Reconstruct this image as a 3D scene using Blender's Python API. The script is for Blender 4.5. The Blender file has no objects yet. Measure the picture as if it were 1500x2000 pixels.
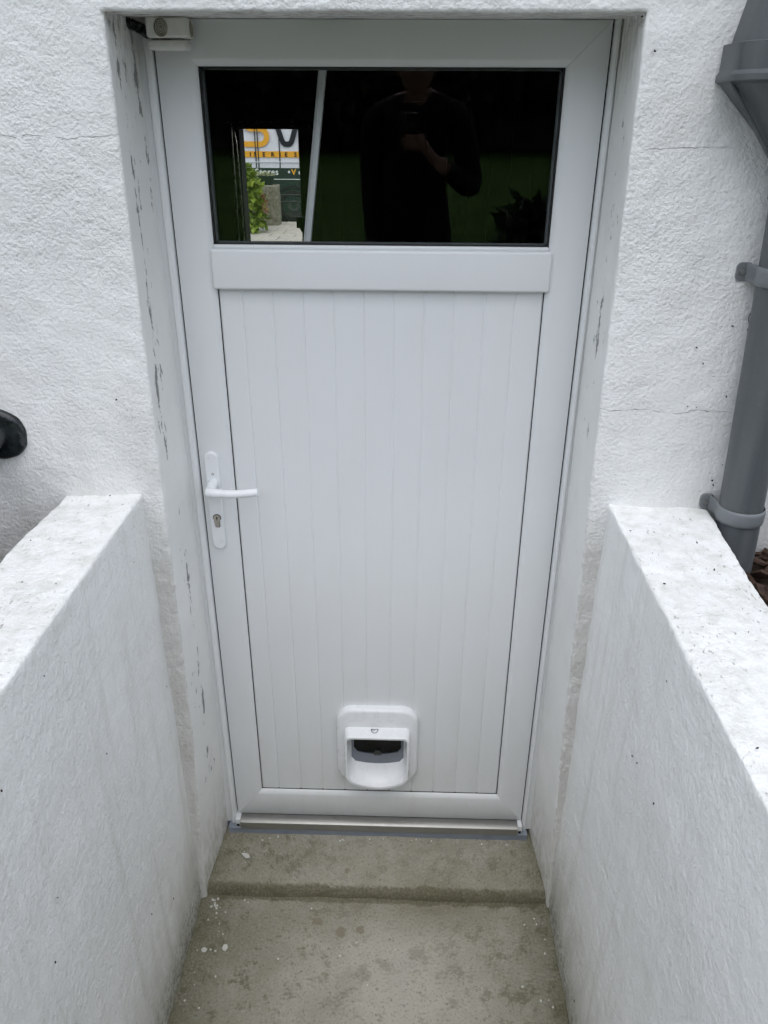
import bpy, bmesh, math, random
import numpy as np
from mathutils import Vector, Matrix, Euler

random.seed(7)
rng = np.random.default_rng(7)
R = math.radians
S = bpy.context.scene
COL = S.collection

# ------------------------------------------------------------------ camera
CAM = Vector((0.0555, -1.7065, 1.8949))
PITCH, YAW, ROLL = 0.46510, -0.02625, 0.00518
_f = Vector((math.sin(YAW)*math.cos(PITCH), math.cos(YAW)*math.cos(PITCH), -math.sin(PITCH)))
_r = Vector((math.cos(YAW), -math.sin(YAW), 0))
_u = _r.cross(_f)
_r2 = math.cos(ROLL)*_r + math.sin(ROLL)*_u
_u2 = -math.sin(ROLL)*_r + math.cos(ROLL)*_u
cd = bpy.data.cameras.new('camera'); cam = bpy.data.objects.new('camera', cd); COL.objects.link(cam)
M4 = Matrix((_r2, _u2, -_f)).transposed().to_4x4(); M4.translation = CAM
cam.matrix_world = M4
cd.sensor_fit = 'VERTICAL'; cd.sensor_height = 24; cd.sensor_width = 18; cd.lens = 24*1527/2000
cd.clip_start = 0.01; cd.clip_end = 600
S.camera = cam

# ------------------------------------------------------------------ sky, sun, exposure
SUN_EL, SUN_AZ = R(68), R(185)          # azimuth clockwise from +y: high, behind the camera
w = bpy.data.worlds.new('World'); S.world = w; w.use_nodes = True
nt = w.node_tree; nt.nodes.clear()
sky = nt.nodes.new('ShaderNodeTexSky'); sky.sky_type = 'NISHITA'; sky.sun_disc = False
sky.sun_elevation = SUN_EL; sky.sun_rotation = SUN_AZ
sky.air_density = 1.0; sky.dust_density = 1.2; sky.ozone_density = 1.0
hs = nt.nodes.new('ShaderNodeHueSaturation'); hs.inputs['Saturation'].default_value = 0.43
bg = nt.nodes.new('ShaderNodeBackground'); bg.inputs[1].default_value = 0.15
wo = nt.nodes.new('ShaderNodeOutputWorld')
nt.links.new(sky.outputs[0], hs.inputs['Color']); nt.links.new(hs.outputs[0], bg.inputs[0]); nt.links.new(bg.outputs[0], wo.inputs[0])
sd = bpy.data.lights.new('sun', 'SUN'); sd.energy = 0.5; sd.angle = R(90); sd.color = (1.0, 0.99, 0.95)
so = bpy.data.objects.new('sun', sd); COL.objects.link(so)
sdir = Vector((math.sin(SUN_AZ)*math.cos(SUN_EL), math.cos(SUN_AZ)*math.cos(SUN_EL), math.sin(SUN_EL)))
so.rotation_euler = sdir.to_track_quat('Z', 'Y').to_euler(); so.location = (0, -6, 9)
S.view_settings.view_transform = 'Standard'; S.view_settings.look = 'None'
S.view_settings.gamma = 1; S.view_settings.use_curve_mapping = False
S.view_settings.exposure = 0.93
S.render.engine = 'CYCLES'
S.cycles.use_adaptive_sampling = True; S.cycles.adaptive_threshold = 0.03; S.cycles.max_bounces = 10; S.cycles.diffuse_bounces = 6; S.cycles.glossy_bounces = 3; S.cycles.transmission_bounces = 4; S.cycles.caustics_reflective = False; S.cycles.caustics_refractive = False; S.cycles.transparent_max_bounces = 16

# ------------------------------------------------------------------ node / material helpers
class NB:
    def __init__(s, name):
        s.m = bpy.data.materials.new(name); s.m.use_nodes = True
        s.t = s.m.node_tree; s.t.nodes.clear()
        s.out = s.t.nodes.new('ShaderNodeOutputMaterial')
    def n(s, typ, ins=None, **props):
        nd = s.t.nodes.new('ShaderNode' + typ)
        for k, v in props.items(): setattr(nd, k, v)
        for k, v in (ins or {}).items():
            i = nd.inputs[k]
            if isinstance(v, bpy.types.NodeSocket): s.t.links.new(v, i)
            else: i.default_value = v
        return nd
    def geo(s): 
        return s.n('TexCoord').outputs['Object']
    def mapping(s, v, scale=(1,1,1), loc=(0,0,0)):
        return s.n('Mapping', {'Vector': v, 'Scale': scale, 'Location': loc}).outputs[0]
    def noise(s, v, scale, detail=4, rough=.55, dist=0):
        return s.n('TexNoise', {'Vector': v, 'Scale': scale, 'Detail': detail, 'Roughness': rough, 'Distortion': dist}).outputs[0]
    def voro(s, v, scale, feature='F1', out='Distance', smooth=None):
        nd = s.n('TexVoronoi', {'Vector': v, 'Scale': scale}, feature=feature)
        return nd.outputs[out]
    def ramp(s, fac, a, b, ca=0., cb=1.):
        nd = s.n('MapRange', {0: fac, 1: a, 2: b, 3: ca, 4: cb}); nd.clamp = True
        return nd.outputs[0]
    def math(s, op, a, b=0., c=0.):
        return s.n('Math', {0: a, 1: b, 2: c}, operation=op).outputs[0]
    def mix(s, fac, a, b, blend='MIX'):
        nd = s.n('Mix', data_type='RGBA', blend_type=blend)
        for k, v in ((0, fac), (6, a), (7, b)):
            if isinstance(v, bpy.types.NodeSocket): s.t.links.new(v, nd.inputs[k])
            else: nd.inputs[k].default_value = v if k == 0 else c4(v)
        return nd.outputs[2]
    def bump(s, h, strength=1., dist=.002, nrm=None):
        ins = {'Height': h, 'Strength': strength, 'Distance': dist}
        if nrm is not None: ins['Normal'] = nrm
        return s.n('Bump', ins).outputs[0]
    def bsdf(s, color, rough=.6, spec=.4, metal=0., nrm=None, **kw):
        ins = {'Base Color': color if isinstance(color, bpy.types.NodeSocket) else c4(color), 'Roughness': rough,
               'Specular IOR Level': spec, 'Metallic': metal}
        if nrm is not None: ins['Normal'] = nrm
        ins.update(kw)
        b = s.n('BsdfPrincipled', ins)
        s.t.links.new(b.outputs[0], s.out.inputs[0])
        return s.m
    def xyz(s, v):
        nd = s.n('SeparateXYZ', {0: v}); return nd.outputs[0], nd.outputs[1], nd.outputs[2]

def c4(c):
    if not hasattr(c, '__len__'): return (c, c, c, 1)
    return tuple(c) + ((1,) if len(c) == 3 else ())

def plain(name, color, rough=.5, spec=.4, metal=0., var=.08, vscale=25, bmp=0., bscale=200):
    b = NB(name); g = b.geo()
    n = b.noise(g, vscale, 5, .6)
    lo = tuple(c*(1-var) for c in c4(color)[:3]); hi = tuple(min(1, c*(1+var)) for c in c4(color)[:3])
    col = b.mix(b.ramp(n, .3, .7), lo, hi)
    nrm = b.bump(b.noise(g, bscale, 3), .6, bmp) if bmp else None
    rg = b.ramp(n, .3, .7, max(0, rough-.05), min(1, rough+.06))
    return b.bsdf(col, rg, spec, metal, nrm)

def band(b, x, c, hw):           # 1 inside |x-c|<hw, soft
    return b.ramp(b.math('ABSOLUTE', b.math('SUBTRACT', x, c)), hw*.6, hw, 1, 0)

# white roughcast render of the house front
def mat_roughcast():
    b = NB('white_roughcast'); g = b.geo(); x, y, z = b.xyz(g)
    v1 = b.noise(g, 135, 3, .6)
    v3 = b.noise(g, 38, 2, .5)
    am = b.ramp(b.noise(b.mapping(g, (1.2, 1, .7), (4, 1, 9)), 4.2, 2), .34, .66, .6, 1.3)
    h = b.math('MULTIPLY', b.math('ADD', b.math('MULTIPLY', v1, 1.35), b.math('MULTIPLY', v3, .9)), am)
    # colour: white limewash, faint cool and cream drift, darker low down
    d = b.noise(g, 3.2, 3, .6); d2 = b.noise(g, 11, 3, .6)
    col = b.mix(b.ramp(d, .35, .7), (.86, .865, .85), (.79, .797, .785))
    col = b.mix(b.ramp(d2, .5, .8, 0, .35), col, (.75, .735, .69))
    pit = b.ramp(v1, .42, .30)
    col = b.mix(b.math('MULTIPLY', pit, .30), col, (.5, .49, .46))
    # dirt held by the coarse strips beside the door recess
    strip = b.math('MULTIPLY', b.ramp(z, 1.14, .98), b.ramp(b.math('ABSOLUTE', x), .62, .56))
    col = b.mix(b.math('MULTIPLY', strip, b.ramp(d2, .3, .75, .35, .8)), col, (.55, .53, .49))
    low = b.math('MULTIPLY', b.ramp(z, 1.5, 1.1), b.ramp(b.noise(b.mapping(g, (2.2, 1, .35)), 9, 3, .6), .4, .65, .1, .5))
    col = b.mix(low, col, (.62, .61, .575))
    # darker grey towards the ground, edge broken by noise
    lowdark = b.math('MULTIPLY', b.ramp(b.math('ADD', z, b.math('MULTIPLY', b.math('SUBTRACT', d, .5), .35)), 1.23, 1.02), b.ramp(b.math('ABSOLUTE', x), .56, .66))
    col = b.mix(b.math('MULTIPLY', lowdark, b.ramp(v1, .3, .7, .8, .3)), col, (.36, .35, .33))
    # hairline cracks
    wob = b.math('MULTIPLY', b.math('SUBTRACT', b.noise(g, 14, 3, .65), .5), .034)
    zz = b.math('ADD', z, wob)
    cr = None
    for zc, xa, xb in ((1.866, -.66, -.44), (1.375, .44, .76), (1.853, .46, .62)):
        m = b.math('MULTIPLY', band(b, zz, zc, .0009), b.math('MULTIPLY', b.ramp(x, xa, xa+.02), b.ramp(x, xb, xb-.03)))
        cr = m if cr is None else b.math('MAXIMUM', cr, m)
    cr = b.math('MULTIPLY', cr, b.ramp(v3, .36, .5))
    front = b.ramp(y, -.17, -.185)
    cr = b.math('MULTIPLY', cr, front)
    col = b.mix(b.math('MULTIPLY', cr, .5), col, (.2, .2, .19))
    h = b.math('SUBTRACT', h, b.math('MULTIPLY', cr, 1.))
    nrm = b.bump(h, .85, .0031)
    return b.bsdf(col, .62, .35, 0, nrm)

# smooth plaster of the recess, paint lifting in strips
def mat_reveal():
    b = NB('peeling_white_plaster'); g = b.geo(); x, y, z = b.xyz(g)
    st = b.mapping(g, (1, 1, .45))
    n1 = b.noise(st, 48, 4, .66, .3); n2 = b.noise(st, 190, 3, .65); n3 = b.noise(g, 5, 3, .6)
    wob = b.math('MULTIPLY', b.math('SUBTRACT', b.noise(b.mapping(g, (1, .2, 1)), 3.1, 3, .6), .5), .10)
    yy = b.math('ADD', y, wob)
    left = b.ramp(x, .1, -.1); right = b.ramp(x, -.1, .1)
    def strip(yc, hw, zl, zh, side):
        t = b.ramp(b.math('ABSOLUTE', b.math('SUBTRACT', yy, yc)), 0., hw, 1, 0)
        return b.math('MULTIPLY', t, b.math('MULTIPLY', b.math('MULTIPLY', b.ramp(z, zl, zl+.06), b.ramp(z, zh, zh-.06)), side))
    near = b.math('MAXIMUM', b.math('MAXIMUM', strip(-.034, .022, 1.60, 2.1, left), strip(-.138, .024, 1.14, 2.1, left)),
                  b.math('MAXIMUM', b.math('MULTIPLY', strip(-.11, .022, 1.40, 1.75, right), .85), strip(-.10, .024, .30, 1.06, left)))
    far = b.math('MULTIPLY', b.math('MAXIMUM', strip(-.11, .09, .2, 2.1, left), strip(-.10, .09, 1.1, 2.0, right)), .5)
    amt = b.math('MULTIPLY', b.math('MAXIMUM', near, far), b.ramp(b.noise(b.mapping(g, (1, 1, 1), (2, 7, 3)), 7, 2), .36, .56, .45, 1.08))
    pv = b.math('ADD', b.math('MULTIPLY', amt, .235), b.math('ADD', b.math('MULTIPLY', n1, .75), b.math('MULTIPLY', n2, .25)))
    peel = b.ramp(pv, .692, .715)
    sof = b.math('MULTIPLY', b.ramp(z, 2.03, 2.045), b.ramp(b.noise(b.mapping(g, (.25, 1, 1)), 60, 3, .65), .60, .66))
    peel = b.math('MAXIMUM', peel, sof)
    col = b.mix(b.ramp(n3, .35, .7), (.84, .84, .82), (.77, .772, .75))
    dirt = b.math('MULTIPLY', b.ramp(z, .22, -.08), b.ramp(n1, .38, .66))
    col = b.mix(b.math('MULTIPLY', dirt, .75), col, (.36, .34, .28))
    ctop = b.math('MULTIPLY', b.ramp(z, 1.90, 2.05), b.ramp(n1, .45, .7))
    col = b.mix(b.math('MULTIPLY', ctop, .75), col, (.33, .32, .28))
    col = b.mix(peel, col, b.mix(n2, (.16, .16, .155), (.36, .36, .35)))
    h = b.math('SUBTRACT', b.math('ADD', b.math('MULTIPLY', b.noise(g, 55, 2, .6), .8), b.math('MULTIPLY', n2, .2)), b.math('MULTIPLY', peel, 2.2))
    return b.bsdf(col, .6, .35, 0, b.bump(h, .6, .0022))

# painted render of the low walls: fine vertical trowel drag inside, pitted top
def mat_parapet():
    b = NB('white_painted_render'); g = b.geo(); x, y, z = b.xyz(g)
    dr = b.mapping(g, (1, 1., .8))
    a = b.noise(dr, 75, 3, .62); a2 = b.noise(dr, 210, 2, .62); a3 = b.noise(g, 9, 2, .55)
    top = b.ramp(b.n('SeparateXYZ', {0: b.n('NewGeometry').outputs['Normal']}).outputs[2], .5, .8)
    rl = b.ramp(b.noise(g, 2.4, 2, .6), .34, .62, .15, 1.2)
    h = b.math('ADD', b.math('MULTIPLY', a, b.math('ADD', .25, rl)), b.math('ADD', b.math('MULTIPLY', a2, .42), b.math('MULTIPLY', a3, .7)))
    pitn = b.noise(b.mapping(g, (1.5, .7, 1)), 105, 2, .7)
    pit = b.math('MULTIPLY', b.ramp(pitn, .655, .71), top)
    pit = b.math('MULTIPLY', pit, b.ramp(a3, .38, .62))
    h = b.math('SUBTRACT', h, b.math('MULTIPLY', pit, 1.2))
    col = b.mix(b.ramp(b.noise(g, 3, 2, .6), .35, .68), (.88, .885, .87), (.83, .835, .82))
    col = b.mix(b.math('MULTIPLY', b.ramp(a3, .5, .75), .25), col, (.74, .73, .70))
    col = b.mix(b.math('MULTIPLY', pit, .6), col, (.3, .29, .26))
    grime_dim = b.math('MULTIPLY', top, b.ramp(b.noise(g, 24, 3, .7), .44, .72, 0, .55))  # speckled lichen grime, deepened in colour to tone down the bright light on tops
    col = b.mix(grime_dim, col, (.56, .56, .50))
    run = b.math('MULTIPLY', b.ramp(b.noise(b.mapping(g, (1, 5, .22)), 7, 3, .6), .52, .74, 0, .38), b.math('SUBTRACT', 1., top))
    col = b.mix(run, col, (.60, .595, .54))
    # soil and algae climbing from the floor, paint worn off at the very foot
    foot = b.math('MULTIPLY', b.ramp(b.math('ADD', z, b.math('MULTIPLY', b.math('SUBTRACT', b.noise(b.mapping(g, (1, 1, .3)), 18, 3, .65), .5), .40)), .22, -.12), b.ramp(z, 1.0, .9))
    col = b.mix(b.math('MULTIPLY', foot, .75), col, (.37, .36, .30))
    worn = b.math('MULTIPLY', b.ramp(a, .50, .58), b.ramp(z, .03, -.09))
    col = b.mix(b.math('MULTIPLY', worn, .8), col, (.24, .23, .19))
    h = b.math('SUBTRACT', h, b.math('MULTIPLY', worn, .8))
    return b.bsdf(col, .58, .38, 0, b.bump(h, .85, .0040))

def mat_concrete():
    b = NB('weathered_concrete'); g = b.geo(); x, y, z = b.xyz(g)
    n1 = b.noise(g, 4.5, 4, .62, .4); n2 = b.noise(g, 19, 6, .74); n3 = b.noise(g, 150, 4, .75); n4 = b.noise(b.mapping(g, (1, 1, 1), (3, 5, 1)), 9, 6, .75, .2)
    col = b.mix(b.ramp(n1, .34, .68), (.255, .24, .175), (.375, .355, .29))
    # paler down the middle of the slab, olive algae film out to the sides
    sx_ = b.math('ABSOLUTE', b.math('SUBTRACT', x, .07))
    midpale = b.math('MULTIPLY', b.ramp(b.math('ADD', sx_, b.math('MULTIPLY', b.math('SUBTRACT', n4, .5), .55)), .34, .06), b.ramp(y, -.22, -.34))
    col = b.mix(b.math('MULTIPLY', midpale, .85), col, (.50, .475, .405))
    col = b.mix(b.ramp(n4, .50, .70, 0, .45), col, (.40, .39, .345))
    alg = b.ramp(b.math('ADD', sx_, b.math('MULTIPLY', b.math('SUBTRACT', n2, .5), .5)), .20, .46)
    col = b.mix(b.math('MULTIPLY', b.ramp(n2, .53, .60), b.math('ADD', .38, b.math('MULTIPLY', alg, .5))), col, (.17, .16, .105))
    col = b.mix(b.ramp(n3, .56, .72, 0, .5), col, (.56, .54, .47))
    col = b.mix(b.ramp(n3, .45, .32, 0, .75), col, (.12, .11, .085))
    # moss at the foot of the step and along the walls
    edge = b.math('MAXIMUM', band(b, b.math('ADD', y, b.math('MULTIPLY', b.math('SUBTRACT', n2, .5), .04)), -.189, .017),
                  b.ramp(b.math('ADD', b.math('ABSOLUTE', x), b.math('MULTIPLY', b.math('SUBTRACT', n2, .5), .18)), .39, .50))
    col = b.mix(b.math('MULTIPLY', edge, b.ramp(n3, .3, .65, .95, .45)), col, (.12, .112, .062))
    # damp round blots
    wv = b.n('VectorMath', {0: g, 1: b.n('VectorMath', {0: b.n('TexNoise', {'Vector': g, 'Scale': 45.}).outputs[1], 'Scale': .03}, operation='SCALE').outputs[0]}, operation='ADD').outputs[0]
    wx, wy, wz = b.xyz(wv)
    for px, py, r in ((-.148, -.250, .017), (-.081, -.279, .019), (-.071, -.118, .011), (-.03, -.27, .014)):
        dx = b.math('SUBTRACT', wx, px); dy = b.math('SUBTRACT', wy, py)
        dd = b.math('SQRT', b.math('ADD', b.math('MULTIPLY', dx, dx), b.math('MULTIPLY', dy, dy)))
        col = b.mix(b.math('MULTIPLY', b.ramp(dd, r, r*.75), .7), col, (.22, .19, .13))
    # white paint drips
    vd = b.voro(b.n('VectorMath', {0: wv, 1: (.0, .0, .0)}, operation='ADD').outputs[0], 13)
    sp = b.math('MULTIPLY', b.ramp(vd, .040, .03), b.ramp(n1, .50, .54))
    col = b.mix(sp, col, (.62, .61, .56))
    h = b.math('ADD', b.math('MULTIPLY', n2, 1.), b.math('ADD', b.math('MULTIPLY', n3, .8), b.math('MULTIPLY', sp, .25)))
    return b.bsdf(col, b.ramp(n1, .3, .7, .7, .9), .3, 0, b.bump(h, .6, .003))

def mat_glass(tint):
    b = NB('window_glass')
    bf = b.n('NewGeometry').outputs['Backfacing']
    ior = b.math('SUBTRACT', 1.31, b.math('MULTIPLY', bf, 1.31-1/1.31))
    fr = b.n('Fresnel', {'IOR': ior}).outputs[0]
    wav = b.bump(b.noise(b.geo(), 2.5, 2), .02, .002)
    tr = b.n('BsdfTransparent', {'Color': c4(tint)}); gl = b.n('BsdfGlossy', {'Roughness': 0.0, 'Color': (1, 1, 1, 1), 'Normal': wav})
    mx = b.n('MixShader', {0: fr, 1: tr.outputs[0], 2: gl.outputs[0]})
    b.t.links.new(mx.outputs[0], b.out.inputs[0])
    return b.m

def mat_leaf(name, a, c, rough=.45):
    b = NB(name); g = b.geo()
    rnd = b.n('NewGeometry').outputs['Random Per Island']
    col = b.mix(rnd, a, c)
    col = b.mix(b.ramp(b.noise(g, 3, 3), .35, .7, 0, .4), col, tuple(v*.55 for v in a))
    return b.bsdf(col, rough, .3)

def mat_pipe():
    b = NB('grey_pvc_pipe'); g = b.geo()
    n1 = b.noise(b.mapping(g, (1, 1, .07)), 38, 3, .6); n2 = b.noise(g, 180, 3, .7)
    col = b.mix(b.ramp(n1, .35, .7), (.080, .089, .095), (.105, .114, .118))
    col = b.mix(b.ramp(n2, .60, .72, 0, .35), col, (.20, .20, .19))
    return b.bsdf(col, b.ramp(n1, .3, .7, .36, .52), .4)
def mat_pvc():
    b = NB('white_pvc'); g = b.geo(); x, y, z = b.xyz(g)
    n1 = b.noise(g, 4, 2); n2 = b.noise(g, 160, 3, .6)
    col = b.mix(n1, (.735, .752, .757), (.765, .782, .787))
    sp = b.math('MULTIPLY', b.ramp(n2, .60, .70), b.ramp(z, .42, .0, 0, .38))
    col = b.mix(sp, col, (.48, .46, .40))
    film = b.math('MULTIPLY', b.ramp(b.noise(b.mapping(g, (1, 1, .25)), 16, 3, .6), .45, .75), b.ramp(z, .5, .0, .05, .28))
    col = b.mix(film, col, (.60, .585, .53))
    return b.bsdf(col, b.ramp(n1, .3, .7, .32, .40), .42)
MAT = dict(
    rough=mat_roughcast(), reveal=mat_reveal(), para=mat_parapet(), conc=mat_concrete(),
    pvc=mat_pvc(),
    pvc2=plain('white_cat_flap_plastic', (.82, .835, .845), .28, .5, var=.01),
    enamel=plain('white_handle_enamel', (.80, .815, .82), .3, .5, var=.01),
    rubber=plain('black_gasket_rubber', .018, .6, .3),
    spacer=plain('grey_spacer', (.10, .11, .12), .45, .4),
    alu=plain('brushed_aluminium', (.36, .357, .34), .42, .5, .85, var=.05, vscale=60),
    bluegrey=plain('blue_grey_seal', (.24, .27, .32), .5, .4, var=.1),
    nickel=plain('matt_nickel', (.50, .46, .40), .35, .5, .8, var=.06),
    dark=plain('dark_slot', .012, .6, .2),
    smoky=None, tunnel_shade=plain('tunnel_shade_grey', (.045, .05, .052), .5, .4, var=.5, vscale=30), bandgrey=plain('mid_grey_plastic', (.20, .215, .25), .45, .4),
    zinc=mat_pipe(),
    zinclit=plain('grey_pvc_clip', (.165, .178, .185), .38, .45, var=.06, vscale=20),
    screw=plain('steel_screw', (.45, .45, .44), .35, .5, .9),
    iron=plain('black_painted_iron', (.014, .018, .019), .22, .5, var=.6, vscale=40, bmp=.003, bscale=60),
    timber=plain('white_painted_block', (.66, .66, .63), .55, .35, var=.07, vscale=30, bmp=.001, bscale=120),
    ring=plain('old_putty', (.30, .285, .22), .7, .3, var=.2, vscale=60),
    ringd=plain('old_putty_groove', (.17, .16, .12), .8, .2, var=.2, vscale=60),
    bark=plain('bark_chip', (.055, .032, .022), .8, .3, var=.7, vscale=25),
    soil=plain('dark_soil', (.03, .022, .016), .95, .2, var=.5, vscale=20, bmp=.01, bscale=30),
    flake=plain('paint_flake', (.66, .65, .60), .7, .3, var=.1),
    crumb=plain('dry_leaf_crumb', (.022, .019, .016), .85, .2, var=.5, vscale=300),
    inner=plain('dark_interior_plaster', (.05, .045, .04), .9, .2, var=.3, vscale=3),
    garage=plain('dark_green_boards', (.012, .016, .012), .7, .2, var=.3, vscale=8),
    beam=plain('weathered_beam', (.68, .62, .50), .75, .3, var=.2, vscale=20),
    rail=plain('galvanised_track', (.80, .79, .70), .28, .5, 1., var=.1),
    batten=plain('pale_lilac_batten', (.88, .88, .93), .5, .4, var=.05),
    vanw=plain('white_van_paint', (.60, .615, .63), .3, .5, var=.02),
    vang=plain('dark_green_van_paint', (.018, .035, .028), .3, .5, var=.05),
    vany=plain('orange_vinyl', (.72, .36, .03), .4, .4, var=.03),
    vank=plain('black_vinyl', (.015, .017, .02), .4, .4, var=.05),
    vant=plain('pale_vinyl', (.62, .64, .6), .4, .4, var=.05),
    tyre=plain('tyre_rubber', .02, .8, .2),
    rim=plain('steel_wheel', (.06, .065, .06), .45, .5, .4),
    vglass=plain('dark_van_glass', (.02, .022, .025), .08, .6),
    slab=plain('pale_paving_slab', (.40, .375, .315), .85, .25, var=.16, vscale=9, bmp=.002, bscale=90),
    road=plain('asphalt', (.055, .055, .052), .9, .2, var=.2, vscale=40),
    stone=plain('lichen_granite', (.19, .18, .135), .9, .2, var=.45, vscale=16, bmp=.01, bscale=35),
    pot=plain('dark_green_planter', (.02, .038, .028), .6, .3),
    lawn=plain('lawn_earth', (.055, .11, .02), .95, .15, var=.35, vscale=1.5, bmp=.02, bscale=60),
    grass=mat_leaf('grass_blades', (.06, .12, .02), (.09, .17, .035)),
    hyd=mat_leaf('hydrangea_leaf', (.10, .17, .018), (.25, .32, .04)),
    red=mat_leaf('red_flower', (.34, .07, .06), (.26, .10, .09)),
    pale=mat_leaf('pale_succulent', (.30, .33, .18), (.42, .42, .26)),
    dleaf=mat_leaf('dark_tree_leaf', (.012, .022, .008), (.03, .05, .016)),
    sleaf=mat_leaf('shrub_leaf', (.02, .035, .015), (.04, .065, .025)),
    trunk=plain('tree_bark', (.06, .048, .036), .9, .2, var=.4, vscale=12, bmp=.02, bscale=20),
    jacket=plain('black_jacket', (.004, .004, .005), .85, .2),
    trouser=plain('dark_trousers', (.005, .0055, .007), .85, .2),
    shoe=plain('black_shoe', (.012, .011, .010), .5, .3),
    skin=plain('skin', (.21, .12, .09), .55, .35, var=.06, vscale=30),
    hair=plain('dark_hair', (.02, .014, .010), .6, .3),
    eyew=plain('eye_white', (.6, .6, .58), .2, .5),
    phone=plain('dark_phone_back', (.010, .013, .022), .25, .5),
    lens=plain('phone_lens', (.01, .01, .012), .05, .6),
)
MAT['glass'] = mat_glass((.985, .99, .985)); MAT['smoky'] = mat_glass((.45, .48, .50))

# ------------------------------------------------------------------ mesh helpers
ORG = {}
def tag(o, label, cat, group=None):
    o['label'] = label; o['category'] = cat
    if group: o['group'] = group
    return o
def thing(name, label, cat, loc=(0, 0, 0), group=None):
    o = bpy.data.objects.new(name, None); COL.objects.link(o); o.location = loc; o.empty_display_size = .1
    ORG[o.name] = Vector(loc); return tag(o, label, cat, group)
def link_mesh(name, me, parent=None, kind=None):
    o = bpy.data.objects.new(name, me); COL.objects.link(o)
    if parent is not None:
        o.parent = parent; org = ORG[parent.name]; ORG[o.name] = org
        if org.length > 0: me.transform(Matrix.Translation(-org))
    else: ORG[o.name] = Vector((0, 0, 0))
    if kind: o['kind'] = kind
    return o
def obj(name, bm, mat, parent=None, smooth=None, kind=None):
    me = bpy.data.meshes.new(name)
    bmesh.ops.recalc_face_normals(bm, faces=bm.faces)
    bm.to_mesh(me); bm.free()
    for m in (mat if isinstance(mat, (list, tuple)) else [mat]): me.materials.append(MAT[m] if isinstance(m, str) else m)
    if smooth is not None:
        me.polygons.foreach_set('use_smooth', [True]*len(me.polygons)); me.set_sharp_from_angle(angle=R(smooth))
    return link_mesh(name, me, parent, kind)
def add_box(bm, x0, x1, y0, y1, z0, z1, bev=0, seg=2):
    r = bmesh.ops.create_cube(bm, size=1)
    for v in r['verts']:
        v.co = Vector((x0+(v.co.x+.5)*(x1-x0), y0+(v.co.y+.5)*(y1-y0), z0+(v.co.z+.5)*(z1-z0)))
    if bev:
        es = list({e for v in r['verts'] for e in v.link_edges})
        bmesh.ops.bevel(bm, geom=es, offset=bev, segments=seg, affect='EDGES', profile=.5)
    return bm
def box(x0, x1, y0, y1, z0, z1, bev=0, seg=2): return add_box(bmesh.new(), x0, x1, y0, y1, z0, z1, bev, seg)
def add_rings(bm, rings, closed=True, caps=True):
    vs = [[bm.verts.new(p) for p in r] for r in rings]; n = len(rings[0])
    for a, b in zip(vs, vs[1:]):
        for i in range(n if closed else n-1):
            bm.faces.new((a[i], a[(i+1) % n], b[(i+1) % n], b[i]))
    if caps: bm.faces.new(vs[0][::-1]); bm.faces.new(vs[-1])
    return bm
def add_prism(bm, poly, axis, a, b):
    def P(p, t):
        return {'x': (t, p[0], p[1]), 'y': (p[0], t, p[1]), 'z': (p[0], p[1], t)}[axis]
    return add_rings(bm, [[P(p, a) for p in poly], [P(p, b) for p in poly]])
def prism(poly, axis, a, b): return add_prism(bmesh.new(), poly, axis, a, b)
def add_tube(bm, path, rad, n=12, caps=True, sy=1.):
    path = [Vector(p) for p in path]; rings = []
    up = Vector((.13, .21, .97))
    for i, p in enumerate(path):
        t = (path[min(i+1, len(path)-1)] - path[max(i-1, 0)]).normalized()
        if i == 0: a = t.orthogonal().normalized() if abs(t.dot(up)) > .98 else (up - t*up.dot(t)).normalized()
        else: a = (a - t*a.dot(t)).normalized()
        c = t.cross(a); r = rad[i] if hasattr(rad, '__len__') else rad
        rings.append([p + a*r*math.cos(2*math.pi*k/n)*sy + c*r*math.sin(2*math.pi*k/n) for k in range(n)])
    return add_rings(bm, rings, True, caps)
def tube(path, rad, n=12, **k): return add_tube(bmesh.new(), path, rad, n, **k)
def rrect(x0, x1, z0, z1, r, n=6):
    pts = []; rr = r if hasattr(r, '__len__') else (r,)*4
    for (cx, cz, a0, q) in ((x1-rr[0], z1-rr[0], 0, rr[0]), (x0+rr[1], z1-rr[1], 90, rr[1]), (x0+rr[2], z0+rr[2], 180, rr[2]), (x1-rr[3], z0+rr[3], 270, rr[3])):
        for k in range(n+1):
            a = R(a0+90*k/n); pts.append((cx+q*math.cos(a), cz+q*math.sin(a)))
    return pts
def circle(cx, cz, r, n=20): return [(cx+r*math.cos(2*math.pi*k/n), cz+r*math.sin(2*math.pi*k/n)) for k in range(n)]

# vectorised gradient noise for vertex relief
_perm = np.random.default_rng(3).permutation(256); _perm = np.r_[_perm, _perm, _perm]
_grad = np.random.default_rng(4).normal(size=(256, 3)); _grad /= np.linalg.norm(_grad, axis=1)[:, None]
def gnoise(P):
    I = np.floor(P).astype(int); F = P - I; I &= 255; U = F*F*F*(F*(F*6-15)+10); out = 0
    for dx in (0, 1):
        for dy in (0, 1):
            for dz in (0, 1):
                h = _perm[_perm[_perm[(I[:, 0]+dx) & 255]+((I[:, 1]+dy) & 255)]+((I[:, 2]+dz) & 255)]
                g = _grad[h & 255]; d = F-np.array([dx, dy, dz])
                wgt = (U[:, 0] if dx else 1-U[:, 0])*(U[:, 1] if dy else 1-U[:, 1])*(U[:, 2] if dz else 1-U[:, 2])
                out = out+wgt*(g*d).sum(1)
    return out
def fbm(P, s, o=3):
    a, t = 1., 0
    for k in range(o): t = t+a*gnoise(P*s+17.3*k); s *= 2.03; a *= .5
    return t
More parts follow.
